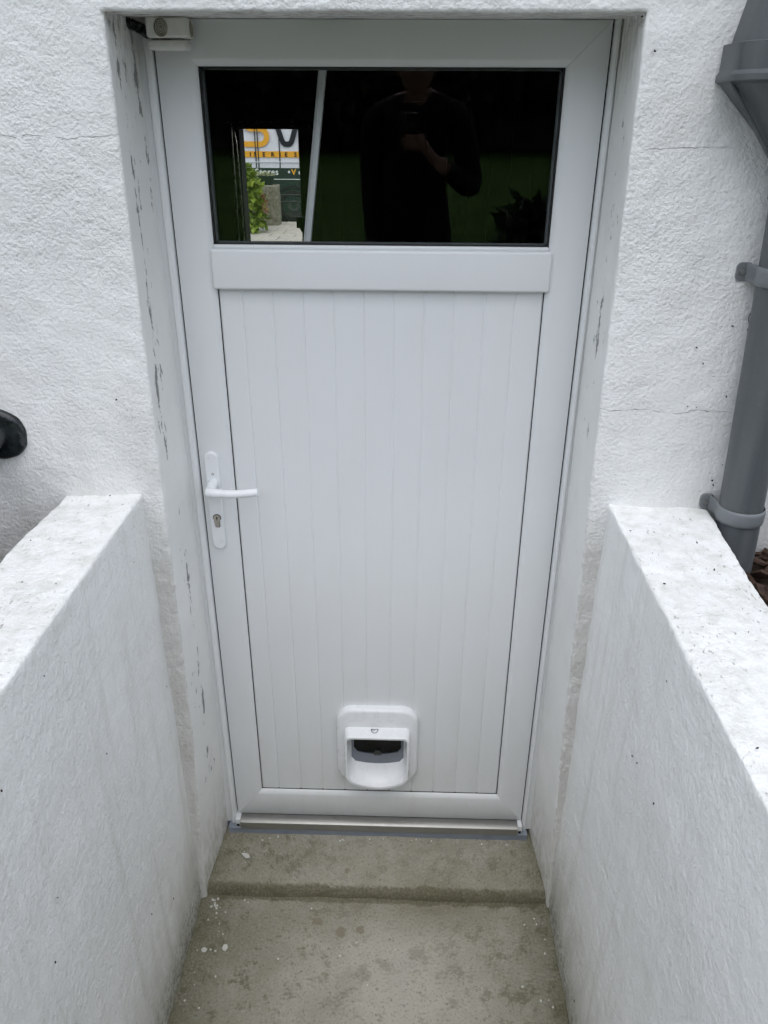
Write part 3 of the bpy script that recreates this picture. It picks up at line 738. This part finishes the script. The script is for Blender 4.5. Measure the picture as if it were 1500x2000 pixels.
# painted block in the top corner of the recess, with round putty rings
bl = thing('painted_block', 'small white painted block with round ringed hole in the recess top corner', 'block', (-.388, -.03, 2.012))
b0 = obj('block_body', box(-.4260, -.3480, -.058, -.0125, 2.0265, 2.0600, .005, 3), 'timber', bl, smooth=45)
def rings_part(name, cx, cz, y, squash, rr, parent):
    bm_ = add_rings(bmesh.new(), [[(cx+squash*r_*math.cos(a), y+dy, cz+r_*math.sin(a)) for a in [2*math.pi*k/24 for k in range(24)]]
          for r_, dy in ((rr, .003), (rr, -.0012), (rr*.86, -.0022), (rr*.76, .0012), (rr*.66, -.0016), (rr*.54, .0013), (rr*.44, -.0018), (rr*.32, .0014), (rr*.18, -.0022), (rr*.06, -.0024))])
    o_ = obj(name, bm_, ['ring', 'ringd'], parent, smooth=60)
    for p in o_.data.polygons: p.material_index = 1 if (p.index//24) in (2, 4, 6) else 0
    return o_
rings_part('ringed_plug', -.3975, 2.0425, -.0583, .86, .0150, b0)
bm_ = add_rings(bmesh.new(), [[(-.3482+dx, -.036+.011*1.0*r_*math.cos(a), 2.0420+.0135*r_*math.sin(a)) for a in [2*math.pi*k/20 for k in range(20)]] for r_, dx in ((1, -.003), (1, .0012), (.85, .002), (.75, 0), (.6, .0016), (.5, 0), (.3, .002), (.1, .0022))])
obj('ringed_plug', bm_, 'ring', b0, smooth=60)
obj('block_ledge', box(-.4270, -.3530, -.054, -.0125, 2.0080, 2.0240, .006, 3), 'timber', bl, smooth=45)
# ribbed cable sleeve next to it
sl = bmesh.new(); pth = [(-.470, -.058, 2.052), (-.456, -.052, 2.049), (-.444, -.045, 2.045), (-.436, -.036, 2.040), (-.4315, -.022, 2.036)]
fin = []; rad = []
for i in range(41):
    t = i/40*(len(pth)-1); k = min(int(t), len(pth)-2); q = t-k
    fin.append(Vector(pth[k]).lerp(Vector(pth[k+1]), q)); rad.append(.0090+.0012*math.sin(i*1.57*1.3))
add_tube(sl, fin, rad, 14)
tag(obj('cable_sleeve', sl, 'iron', None, smooth=60), 'short dark ribbed cable sleeve in the top left corner of the recess', 'cable sleeve')

# ================================================================== BEHIND THE GLASS
bt = bmesh.new()
dv = (Vector((-.1245, .15, 1.993))-Vector((-.171, .15, 1.643))).normalized()
p0 = Vector((-.171, .15, 1.643))+dv*(-1.70); p1 = Vector((-.1245, .15, 1.993))+dv*.32
nx = Vector((dv.z, 0, -dv.x)); ny = Vector((0, 1, 0))
ring = [(-.0085, -.004), (-.0030, -.0085), (.0075, -.0070), (.0085, .006), (-.0085, .006)]
add_rings(bt, [[p + nx*a + ny*b_ for a, b_ in ring] for p in (p0, p1)])
tag(obj('leaning_batten', bt, 'batten'), 'pale lilac batten leaning inside behind the door window', 'batten')
sd_ = thing('sliding_door', 'dark boarded garage door pushed half open at the back of the room', 'garage door', (.2, 4.9, 0))
for k in range(12):
    a = -.795+k*.165; obj('board', box(a, a+.162, 4.955, 4.990, -.04, 2.02, .004), 'garage', sd_)
obj('backing', box(-.79, 1.18, 4.9905, 4.9990, -.03, 1.99), 'garage', sd_)
hk = bmesh.new(); add_box(hk, -.826, -.765, 4.86, 4.954, 1.118, 1.200, .004); add_rings(hk, [[(-.803, 4.87, 1.119), (-.776, 4.87, 1.119), (-.776, 4.90, 1.119), (-.803, 4.90, 1.119)], [(-.789, 4.88, 1.085), (-.785, 4.88, 1.085), (-.785, 4.885, 1.085), (-.789, 4.885, 1.085)]])
obj('latch', hk, 'garage', sd_)
gt = thing('door_track', 'thin galvanised garage door track curving at the top, inside the room', 'track', (-1.22, 4.6, 0))
obj('rail', tube([(-1.247, 4.6, -.05), (-1.243, 4.6, .9), (-1.239, 4.6, 1.60), (-1.238, 4.6, 1.87)], .006, 8), 'rail', gt)
obj('rail', tube([(-1.198, 4.6, -.05), (-1.201, 4.6, .9), (-1.205, 4.6, 1.60), (-1.209, 4.6, 1.74), (-1.218, 4.6, 1.81), (-1.232, 4.6, 1.858), (-1.246, 4.59, 1.875)], .006, 8), 'rail', gt)
sr = thing('slotted_rail', 'slotted metal rail above the far opening, seen through the glass', 'rail', (-1, 4.6, 1.88))
obj('rail_bar', box(-1.30, -.70, 4.600, 4.606, 1.866, 1.886), 'garage', sr)
for k in range(11): obj('rail_slot', box(-1.288+k*.0525, -1.288+k*.0525+.040, 4.594, 4.5995, 1.872, 1.879), 'rail', sr)

# yard, planting, van
yard = bpy.data.objects.new('paved_yard', None); COL.objects.link(yard); yard['kind'] = 'structure'; ORG['paved_yard'] = Vector((0, 0, 0))
sm = bpy.data.meshes.new('paving_slab'); b_ = box(-.222, .222, -.222, .222, -.04, 0, .008, 1); b_.to_mesh(sm); b_.free(); sm.materials.append(MAT['slab'])
for i in range(14):
    for j in range(9):
        o = bpy.data.objects.new('paving_slab', sm); COL.objects.link(o); o.parent = yard
        o.location = (-5.4+i*.455+(.2 if j % 2 else 0), 11.5+j*.455, random.uniform(-.004, .004)); o.rotation_euler = (random.uniform(-.004, .004), random.uniform(-.004, .004), random.uniform(-.01, .01))
me = remesh_rough(box(-3.02, -2.495, 14.7, 15.1, -.02, .735), .02, lambda P, N: .02*fbm(P, 6, 3))
me.materials.append(MAT['stone']); tag(link_mesh('gate_pillar', me), 'squat lichen grey stone gate pillar in front of the van', 'pillar')
fp = thing('flower_pot', 'dark green planter of pale plants on top of the stone pillar', 'planter', (-2.74, 14.9, .735))
obj('bowl', add_rings(bmesh.new(), [[(-2.74+r_*math.cos(2*math.pi*k/20), 14.9+.8*r_*math.sin(2*math.pi*k/20), z) for k in range(20)] for r_, z in ((.13, .735), (.165, .86), (.19, .885), (.19, .905))]), 'pot', fp, smooth=40)
V, F = leaf_cloud(200, .05, [((-2.76, 14.9, .915), (.17, .14, .022), 1)], 21, .7, .1)
from_np('plant', V, F, 'pale', fp)
hy = thing('hydrangea_bush', 'bright green hydrangea bush with red blooms beside the stone pillar', 'bush', (-3.2, 13.8, 0))
cl = [((-3.15, 13.8, .62), (.50, .45, .52), 4), ((-3.0, 13.75, .95), (.26, .25, .22), 1.2), ((-2.82, 13.7, .42), (.24, .25, .36), 1.8), ((-3.5, 13.8, .8), (.4, .4, .5), 2), ((-2.95, 13.6, .12), (.36, .25, .10), .8)]
V, F = leaf_cloud(1500, .12, cl, 22, .72, .35); from_np('foliage', V, F, 'hyd', hy)
for p in ((-2.60, 13.62, .62), (-2.56, 13.6, .50), (-2.98, 13.4, .60), (-2.57, 13.6, .40)):
    V, F = leaf_cloud(45, .026, [(p, .05, 1)], int(abs(p[2])*100), .9, 0); from_np('bloom', V, F, 'red', hy)
st_ = bmesh.new()
for k in range(6): add_tube(st_, [(-3.15+.05*k, 13.8, 0), (-3.3+.13*k, 13.8, .6)], .012, 6)
obj('stem', st_, 'trunk', hy)
van = thing('parked_van', 'white and dark green work van lettered S V, seen through the door window', 'van', (-2.9, 17.2, -.12))
Y0 = 16.3
sec = lambda x, f=1., b_=1.: [(x, Y0, .10), (x, Y0, .95), (x, Y0+.02, 1.40), (x, Y0+.10, 2.05*f), (x, Y0+.24, 2.22*f), (x, Y0+1.66, 2.22*f), (x, Y0+1.80, 2.05*f), (x, Y0+1.9, 1.40), (x, Y0+1.9, .10)]
vb = add_rings(bmesh.new(), [sec(-5.2), sec(-.8), sec(-.45, .93)])
obj('body', vb, 'vanw', van, smooth=30)
nose = add_rings(bmesh.new(), [[(-.46, Y0+.02, .10), (-.46, Y0+.02, 1.1), (-.46, Y0+.16, 1.98), (-.46, Y0+1.74, 1.98), (-.46, Y0+1.88, 1.1), (-.46, Y0+1.88, .10)],
     [(.30, Y0+.05, .10), (.30, Y0+.05, 1.05), (.30, Y0+.20, 1.25), (.30, Y0+1.70, 1.25), (.30, Y0+1.85, 1.05), (.30, Y0+1.85, .10)],
     [(.62, Y0+.12, .12), (.62, Y0+.12, .80), (.60, Y0+.25, .98), (.60, Y0+1.65, .98), (.62, Y0+1.78, .80), (.62, Y0+1.78, .12)]])
obj('cab', nose, 'vanw', van, smooth=25)
lower = add_prism(bmesh.new(), [(Y0-.006, .10), (Y0-.006, .969), (Y0+.05, .972), (Y0+.05, .10)], 'x', -5.19, -.46); obj('lower_panel', lower, 'vang', van)
for k, (a, c) in enumerate(((1.075, 1.092), (.742, .756), (.432, .458), (.292, .315))):
    obj('trim_strip', box(-5.18, -.47, Y0-.016, Y0-.006, a, c, .003), 'vanw' if k == 0 else ('rim' if k > 1 else 'vant'), van)
for x in (-3.157, -3.103, -2.653, -2.237): obj('panel_seam', box(x-.010, x+.010, Y0-.0095, Y0+.003, .972, 1.80), 'vank', van)
obj('stripe', box(-3.9, -1.2, Y0-.004, Y0-.0005, 1.174, 1.291), 'vany', van)
def stroke(pts, wd, y, mat, name):
    bm_ = bmesh.new(); L, Q = [], []
    for i, p in enumerate(pts):
        a = Vector(pts[max(i-1, 0)]); c = Vector(pts[min(i+1, len(pts)-1)]); t = (c-a).normalized(); nn = Vector((-t.y, t.x))*wd/2
        L.append(bm_.verts.new((p[0]+nn.x, y, p[1]+nn.y))); Q.append(bm_.verts.new((p[0]-nn.x, y, p[1]-nn.y)))
    for i in range(len(pts)-1): bm_.faces.new((L[i], L[i+1], Q[i+1], Q[i]))
    r_ = bmesh.ops.extrude_face_region(bm_, geom=list(bm_.faces)); bmesh.ops.translate(bm_, verts=[v for v in r_['geom'] if isinstance(v, bmesh.types.BMVert)], vec=(0, .003, 0))
    return obj(name, bm_, mat, van)
arc = lambda cx, cz, r_, a0, a1, n_=10: [(cx+r_*math.cos(R(a0+(a1-a0)*k/n_)), cz+r_*math.sin(R(a0+(a1-a0)*k/n_))) for k in range(n_+1)]
stroke([(-3.39, 1.424)]+arc(-3.05, 1.570, .146, -90, 90)+arc(-3.22, 1.862, .146, -90, -270)+[(-2.90, 2.008)], .105, Y0-.006, 'vany', 'letter_s')
stroke([(-2.705, 1.84), (-2.60, 1.53)]+[(-2.572, 1.462), (-2.535, 1.432), (-2.485, 1.425), (-2.435, 1.432), (-2.398, 1.462), (-2.37, 1.53)]+[(-2.262, 1.84)], .105, Y0-.006, 'vank', 'letter_v')
def text(body, x, z, size, mat, name, sx=1.):
    cu = bpy.data.curves.new('t', 'FONT'); cu.body = body; cu.size = size; cu.extrude = .0012; cu.space_character = sx; cu.offset = .0035
    to = bpy.data.objects.new('t', cu); COL.objects.link(to)
    dg = bpy.context.evaluated_depsgraph_get(); dg.update()
    me_ = bpy.data.meshes.new_from_object(to.evaluated_get(dg)); bpy.data.objects.remove(to)
    me_.transform(Matrix.Translation((x, Y0-.008, z)) @ Matrix.Rotation(R(90), 4, 'X'))
    me_.materials.clear(); me_.materials.append(MAT[mat]); return link_mesh(name, me_, van)
for ch, x in zip('UISERIES', (-3.47, -3.285, -3.195, -3.015, -2.835, -2.655, -2.545, -2.345)): text(ch, x, 1.190, .118, 'vank', 'lettering')
text('Stores', -3.19, .838, .17, 'vant', 'lettering', 1.12); text('•', -2.50, .836, .17, 'vant', 'lettering')
text('V', -2.42, .838, .16, 'vany', 'lettering'); text('o', -2.27, .838, .17, 'vant', 'lettering'); text('•', -3.37, .836, .17, 'vant', 'lettering')
for wx in (-2.40, -.20-.9+.9):
    wh = obj('wheel', lathe_y(wx, .215, [(.335, Y0+.22), (.335, Y0+.02), (.31, Y0-.012), (.23, Y0-.014), (.225, Y0+.02), (.225, Y0+.2)], 32), 'tyre', van, smooth=40)
    rm = lathe_y(wx, .215, [(.226, Y0+.01), (.20, Y0+.02), (.12, Y0-.008), (.06, Y0-.006), (.05, Y0+.0)], 24)
    for k in range(6): a = k*math.pi/3; add_prism(rm, circle(wx+.155*math.cos(a), .215+.155*math.sin(a), .022, 8), 'y', Y0-.004, Y0+.03)
    obj('rim', rm, 'rim', wh, smooth=40)
    obj('wheel_arch', add_rings(bmesh.new(), [[(wx+r_*math.cos(R(a)), y, .215+r_*math.sin(R(a))) for a in range(0, 181, 12)] for r_, y in ((.36, Y0+.0), (.36, Y0-.02), (.42, Y0-.022), (.42, Y0+.0))], False, False), 'vank', van)
obj('side_window', box(-.42, .10, Y0-.002, Y0+.06, 1.12, 1.62, .02), 'vglass', van)
for yy in (Y0+.2, Y0+1.5): obj('headlight', box(.56, .64, yy, yy+.22, .62, .80, .02), 'vant', van)

# ================================================================== GARDEN BEHIND THE CAMERA (mirrored in the glass)
g = np.random.default_rng(9); n = 26000
bx = g.uniform(-9, 9, n); by = -3.2-g.random(n)**1.6*14; bz = np.full(n, .93); hh = g.uniform(.04, .09, n); ang = g.uniform(0, 6.28, n); ln = g.normal(0, .025, (n, 2))
V = np.stack([np.stack([bx+.006*np.cos(ang), by+.006*np.sin(ang), bz], 1), np.stack([bx-.006*np.cos(ang), by-.006*np.sin(ang), bz], 1), np.stack([bx+ln[:, 0], by+ln[:, 1], bz+hh], 1)], 1).reshape(-1, 3)
from_np('grass', V, np.arange(n*3).reshape(-1, 3), 'grass', kind='stuff')
def tree_mesh(seed, h, r):
    gg_ = np.random.default_rng(seed); cl_ = []
    for k in range(22):
        a = gg_.uniform(0, 6.28); q = gg_.random()**.5*r*.75; z = h*(.16+.78*gg_.random())
        q *= (1-.55*abs(z/h-.45)); rr = r*gg_.uniform(.26, .46); cl_.append(((q*math.cos(a), q*math.sin(a), z), (rr, rr, rr*.8), rr**2))
    V_, F_2 = leaf_cloud(9000, .42, cl_, seed+50, .65, .3)
    m1 = bpy.data.meshes.new('crown'); m1.from_pydata(V_.tolist(), [], F_2.tolist()); m1.materials.append(MAT['dleaf'])
    bmt = tube([(0, 0, -.2), (.05, .03, h*.25), (-.05, .08, h*.55), (.02, 0, h*.85)], [h*.035, h*.027, h*.017, h*.005], 10)
    for c in cl_[:9]: add_tube(bmt, [(0, .03, c[0][2]*.45), Vector(c[0])*.55+Vector((0, 0, c[0][2]*.25)), c[0]], [h*.012, h*.008, h*.003], 6)
    m2 = bpy.data.meshes.new('trunk'); bmt.to_mesh(m2); bmt.free(); m2.materials.append(MAT['trunk'])
    return m1, m2
tms = [tree_mesh(1, 9, 4.2), tree_mesh(2, 11, 4.6), tree_mesh(3, 7.5, 4.0)]
names = ['far left', 'second from the left', 'third from the left', 'left of the middle', 'slightly left of the person', 'straight behind the person', 'just right of the person', 'right of the middle', 'third from the right', 'second from the right', 'far right']
for k in range(11):
    m1, m2 = tms[k % 3]
    loc = (-27.5+k*5.5+random.uniform(-.8, .8), -26.5+random.uniform(-1.5, 1), .9)
    t = thing('garden_tree', 'dark leafy tree ending the lawn, %s in the row' % names[k], 'tree', loc, 'trees along the end of the lawn')
    t.rotation_euler.z = random.uniform(0, 6)
    for nm_, mm in (('trunk', m2), ('crown', m1)):
        o = bpy.data.objects.new(nm_, mm); COL.objects.link(o); o.parent = t
V, F = leaf_cloud(26000, .30, [((x, -29.5+random.uniform(-.5, .5), random.uniform(1.2, 3.2)), (2.4, .9, 1.6), 1) for x in np.arange(-36, 37, 1.6)], 77, .65, .3)
hg = thing('hedge', 'tall dark hedge closing off the lawn behind the trees', 'hedge', (0, -29.5, .9)); from_np('hedge_leaves', V, F, 'dleaf', hg)
core = box(-37, 37, -30.2, -29.0, .5, 3.6, .3); obj('hedge_core', core, 'dleaf', hg)
def shrub(name, label, loc, rad, nl, size, seed, mat='sleaf'):
    t = thing(name, label, 'shrub', loc, None); gg_ = np.random.default_rng(seed); cl_ = []
    for k in range(12):
        d = gg_.normal(size=3); d /= np.linalg.norm(d); c = Vector(loc)+Vector((d[0]*rad*.55, d[1]*rad*.55, rad*(.9+.55*d[2]))); cl_.append((tuple(c), rad*.48, 1))
    V_, F_2 = leaf_cloud(nl, size, cl_, seed, .45, .15); from_np('foliage', V_, F_2, mat, t)
    bmt = bmesh.new()
    for c in cl_[:7]: add_tube(bmt, [loc, Vector(loc).lerp(Vector(c[0]), .6)+Vector((0, 0, .05)), c[0]], [.02, .012, .005], 6)
    obj('stem', bmt, 'trunk', t)
shrub('leafy_shrub', 'small leafy shrub on the lawn mirrored at the right of the window', (1.02, -4.6, .90), .26, 420, .13, 31)
shrub('shade_shrub', 'dense dark shrub added out of view to shade the wall by the drain outlet', (-1.36, -.62, .93), .40, 2600, .075, 32)  # added unseen shrub, keeps light off the lower left wall

# ------------------------------------------------------------------ the person holding the phone
person = thing('person', 'person in black jacket and dark trousers holding up a phone, mirrored in the window', 'person', (.085, -2.1, .50))
def skin(name, nodes, edges, mat, parent, sub=2, matfn=None, root=0):
    me_ = bpy.data.meshes.new('tmp'); me_.from_pydata([n_[0] for n_ in nodes], edges, [])
    o = bpy.data.objects.new('tmp', me_); COL.objects.link(o)
    o.modifiers.new('s', 'SKIN'); 
    for i, n_ in enumerate(nodes):
        v = me_.skin_vertices[0].data[i]; r_ = n_[1]; v.radius = r_ if hasattr(r_, '__len__') else (r_, r_); v.use_root = (i == root)
    sb = o.modifiers.new('u', 'SUBSURF'); sb.levels = sub; sb.render_levels = sub
    dg = bpy.context.evaluated_depsgraph_get(); dg.update()
    m2 = bpy.data.meshes.new_from_object(o.evaluated_get(dg)); bpy.data.objects.remove(o)
    m2.name = name; m2.materials.clear()
    for m in (mat if isinstance(mat, (list, tuple)) else [mat]): m2.materials.append(MAT[m])
    m2.polygons.foreach_set('use_smooth', [True]*len(m2.polygons))
    if matfn:
        for p in m2.polygons: p.material_index = matfn(p.center)
    return link_mesh(name, m2, parent)
cx, cy0 = .085, -2.12
nodes = [((cx, cy0, 1.45), (.155, .115)), ((cx, cy0, 1.62), (.150, .115)), ((cx, cy0+.01, 1.80), (.175, .125)), ((cx, cy0, 1.93), (.135, .095)), ((cx, cy0+.02, 1.985), (.060, .062)), ((cx, cy0+.045, 2.03), (.058, .060)),
    ((cx-.185, cy0, 1.900), (.072, .07)), ((cx-.198, cy0-.01, 1.64), (.056, .055)), ((cx-.185, cy0+.06, 1.42), (.042, .042)), ((cx-.180, cy0+.085, 1.36), (.028, .034)), ((cx-.175, cy0+.10, 1.27), (.018, .036)),
    ((cx+.195, cy0, 1.915), (.072, .07)), ((cx+.262, cy0+.05, 1.61), (.055, .055)), ((cx+.165, cy0+.24, 1.685), (.044, .044)), ((cx+.085, cy0+.345, 1.745), (.030, .028)),
    ((cx-.10, cy0, 1.38), (.095, .10)), ((cx-.11, cy0+.02, .97), (.062, .066)), ((cx-.115, cy0-.01, .60), (.044, .048)), ((cx-.12, cy0+.0, .545), (.045, .05)), ((cx-.13, cy0+.16, .530), (.044, .028)),
    ((cx+.10, cy0, 1.38), (.095, .10)), ((cx+.11, cy0+.02, .97), (.062, .066)), ((cx+.115, cy0-.01, .60), (.044, .048)), ((cx+.12, cy0+.0, .545), (.045, .05)), ((cx+.13, cy0+.16, .530), (.044, .028))]
edges = [(0, 1), (1, 2), (2, 3), (3, 4), (4, 5), (3, 6), (6, 7), (7, 8), (8, 9), (9, 10), (3, 11), (11, 12), (12, 13), (13, 14), (0, 15), (15, 16), (16, 17), (17, 18), (18, 19), (0, 20), (20, 21), (21, 22), (22, 23), (23, 24)]
def bodymat(c):
    x, y, z = c.x+.085, c.y-2.1, c.z+.5
    if z > 1.975 and abs(x-cx) < .09: return 3
    if z < .60: return 2
    if y > cy0+.315 and x > cx: return 3
    if x < cx-.14 and z < 1.365 and y > cy0+.05: return 3
    return 0 if z > 1.36 else 1
class _C: pass
skin('body', nodes, edges, ['jacket', 'trouser', 'shoe', 'skin'], person, 2, lambda c: bodymat(c+Vector((0, 0, 0))-Vector((.085, -2.1, .5))))
hbm = bmesh.new(); bmesh.ops.create_uvsphere(hbm, u_segments=32, v_segments=24, radius=1)
HCt = Vector((cx, cy0+.060, 2.095))
for v in hbm.verts:
    x, y, z = v.co; q = 1-.28*max(0, -z)**1.3
    X = .078*x*q; Yv = .098*y*(1-.12*max(0, -z)); Z = .118*z
    if y > .3:
        Yv += .022*math.exp(-((X/.014)**2))*math.exp(-(((Z+.018)/.022)**2))       # nose
        Yv += .006*math.exp(-((X/.028)**2))*math.exp(-(((Z+.060)/.009)**2))       # lips
        Yv += .012*math.exp(-((X/.030)**2))*math.exp(-(((Z+.098)/.018)**2))       # chin
        Yv -= .010*(math.exp(-(((X-.031)/.016)**2))+math.exp(-(((X+.031)/.016)**2)))*math.exp(-(((Z-.010)/.014)**2))
    v.co = HCt+Vector((X, Yv, Z))
head = obj('head', hbm, 'skin', person, smooth=180)
for s in (-1, 1):
    e = bmesh.new(); bmesh.ops.create_uvsphere(e, u_segments=12, v_segments=8, radius=.0115, matrix=Matrix.Translation(HCt+Vector((s*.031, .079, .010)))); obj('eye', e, 'eyew', head, smooth=180)
    e = bmesh.new(); bmesh.ops.create_uvsphere(e, u_segments=12, v_segments=10, radius=1, matrix=Matrix.Translation(HCt+Vector((s*.079, -.006, -.004))) @ Matrix.Diagonal((.010, .020, .032, 1))); obj('ear', e, 'skin', head, smooth=180)
hb_ = bmesh.new(); bmesh.ops.create_uvsphere(hb_, u_segments=28, v_segments=18, radius=1)
for v in list(hb_.verts):
    x, y, z = v.co; v.co = HCt+Vector((.084*x, .104*y-.010, .124*z+.006))
bmesh.ops.delete(hb_, geom=[v for v in hb_.verts if (v.co.z-HCt.z) < (.052 if v.co.y > HCt.y+.03 else (-.02 if v.co.y > HCt.y-.03 else -.07))], context='VERTS')
obj('hair', hb_, 'hair', head, smooth=180)
# phone: back towards the door, lens just behind the camera point
ph = thing('phone', 'dark phone held upright in the right hand of the person', 'phone', tuple(CAM-_f*.012-_u*.10))
PM = Matrix((_r, _u, -_f)).transposed().to_4x4(); PM.translation = CAM-_f*.016
pbm = bmesh.new(); pr = rrect(-.036, .036, -.138, .018, .010, 5)
add_rings(pbm, [[PM @ Vector((x, y, z_)) for x, y in q] for q, z_ in ((rrect(-.0345, .0345, -.1365, .0165, .009, 5), .0), (pr, .0015), (pr, .0075), (rrect(-.0345, .0345, -.1365, .0165, .009, 5), .009))])
pbo = obj('phone_body', pbm, 'phone', ph, smooth=40)
lb = bmesh.new(); add_rings(lb, [[PM @ Vector((x, y, z_)) for x, y in rrect(-.030, .030, -.016, .014, .008, 5)] for z_ in (-.0015, .001)]); obj('camera_bar', lb, 'lens', pbo, smooth=30)
# right hand closed round the lower half of the phone
def PV(x, y, z): return tuple(PM @ Vector((x, y, -z)))      # z towards the door
hn = [((cx+.125, cy0+.295, 1.716), (.026, .026)), (PV(.090, -.165, -.010), (.025, .023)), (PV(.066, -.125, -.014), (.030, .022)), (PV(.046, -.095, -.013), (.022, .022))]; he = [(0, 1), (1, 2), (2, 3)]
skin('hand', hn, he, 'skin', person, 2)
for k, (by_, tip, rr_) in enumerate(((-.072, (-.020, -.066), .0086), (-.088, (-.032, -.083), .0090), (-.104, (-.034, -.101), .0086), (-.120, (-.022, -.118), .0078))):
    nd = [(PV(.058, by_-.006, -.010), rr_*1.15), (PV(.050, by_, .010), rr_*1.05), (PV(.026, by_+.002, .0135), rr_), (PV(tip[0]+.014, tip[1], .0125), rr_*.95), (PV(tip[0], tip[1]-.002, .009), rr_*.8)]
    skin('finger', nd, [(0, 1), (1, 2), (2, 3), (3, 4)], 'skin', person, 2)
skin('thumb', [(PV(.060, -.118, -.016), .013), (PV(.048, -.094, -.024), .0115), (PV(.030, -.074, -.0215), .0100), (PV(.010, -.062, -.0195), .0085)], [(0, 1), (1, 2), (2, 3)], 'skin', person, 2)

# ================================================================== SMALL LOOSE STUFF
def chips(name, pts, smin, smax, thick, mat, seed, stretch=1., label=None):
    gg_ = random.Random(seed); bm_ = bmesh.new()
    for p, nrm_ in pts:
        nv = Vector(nrm_).normalized(); a = nv.orthogonal().normalized(); a = Matrix.Rotation(gg_.uniform(0, 6.28), 3, nv) @ a; c = nv.cross(a)
        s = gg_.uniform(smin, smax); st2 = gg_.uniform(1, stretch); m_ = 6
        tilt = gg_.uniform(-.25, .25)
        lo = [Vector(p)+(a*math.cos(k*1.047)*st2+c*math.sin(k*1.047))*s*gg_.uniform(.55, 1)+nv*(tilt*s*math.cos(k*1.047)) for k in range(m_)]
        add_rings(bm_, [lo, [q+nv*thick for q in lo]])
    o = obj(name, bm_, mat, None, kind='stuff')
    if label: o['label'] = label
    return o
gq = random.Random(5)
bk = [((gq.uniform(.66, 1.5), gq.uniform(-1.3, -.205), 1.04+gq.uniform(0, .03)), (gq.gauss(0, .5), gq.gauss(0, .5), 1)) for _ in range(1500)]
chips('bark_mulch', bk, .006, .020, .006, 'bark', 1, 2.6, 'dark bark mulch in the bed behind the right low wall')
bk = [((gq.uniform(-1.6, -.68), gq.uniform(-1.3, -.205), .935+gq.uniform(0, .03)), (gq.gauss(0, .5), gq.gauss(0, .5), 1)) for _ in range(900)]
chips('bark_mulch', bk, .006, .020, .006, 'bark', 2, 2.6, 'dark bark mulch added unseen behind the left low wall to dim the house wall')  # added unseen mulch, kept dark so less light reaches the wall
fl = []
for _ in range(16): fl.append(((-.485+abs(gq.gauss(0, .06)), gq.uniform(-.52, -.20), -.1195), (0, 0, 1)))
for _ in range(9): fl.append(((.475-abs(gq.gauss(0, .06)), gq.uniform(-.52, -.20), -.1195), (0, 0, 1)))
for _ in range(6): fl.append(((gq.uniform(-.4, .4), gq.uniform(-.5, -.21), -.1195), (0, 0, 1)))
for _ in range(11): fl.append(((-.475+abs(gq.gauss(0, .02)), -.205-abs(gq.gauss(0, .03)), -.118), (0, 0, 1)))
for _ in range(12): fl.append(((gq.uniform(-.44, .43), -.034-abs(gq.gauss(0, .012)), -.052), (0, 0, 1)))
for x in (-.40, -.39, .30, .43): fl.append(((x, gq.uniform(-.15, -.06), -.066), (0, 0, 1)))
chips('paint_flakes', fl, .0014, .0042, .0015, 'flake', 3, 1.5, 'white paint flakes and crumbs scattered on the concrete')
chips('paint_flakes', [((-.462, -.358, -.1185), (0, 0, 1)), ((-.407, -.352, -.1185), (0, 0, 1)), ((-.392, -.10, -.062), (0, 0, 1))], .009, .012, .002, 'flake', 4, 1.7, 'three larger paint flakes near the left wall foot')
cr = []
for p in ((.458, 1.998), (.676, 1.548), (.616, 1.506), (.634, 1.475), (.692, 1.409), (.62, 1.387), (.637, 1.386), (.699, 1.227), (.703, 1.217), (.713, 1.263), (-.528, 1.385), (.430, 2.046)): cr.append(((p[0], -.2035, p[1]), (0, -1, 0)))
for p in ((.508, -.325), (.624, -.369), (.518, -.522), (.609, -.664), (.622, -.471), (.521, -.924)): cr.append(((p[0], p[1], 1.1685), (0, 0, 1)))
for p in ((-.602, -.567), (-.569, -.217), (-.541, -.57), (-.652, -.418)): cr.append(((p[0], p[1], 1.1745), (0, 0, 1)))
for p in ((-.738, 1.11), (-.589, .805), (-.532, .263), (-.230, .674), (-.903, .651), (-.912, 1.045), (-.40, .141), (-.852, .742), (-.308, 1.066)): cr.append(((-.504, p[0], p[1]), (1, 0, 0)))
for p in ((-.597, .839), (-.625, .849), (-.729, .859), (-.678, 1.079), (-.534, -.007)): cr.append(((.491, p[0], p[1]), (-1, 0, 0)))
chips('leaf_crumbs', cr, .0010, .0023, .0012, 'crumb', 6, 2.2, 'tiny dark leaf crumbs and insects stuck to the white walls')
sq = bmesh.new()
for x, z, l in ((.705, 1.557, .034), (.713, 1.596, .030)):
    add_tube(sq, [(x+.0025*math.sin(k*1.1), -.2035, z-l/2+l*k/6) for k in range(7)], .0008, 5)
o = obj('dry_tendrils', sq, 'crumb', None, kind='stuff'); o['label'] = 'two thin dry tendrils clinging to the wall beside the downpipe'
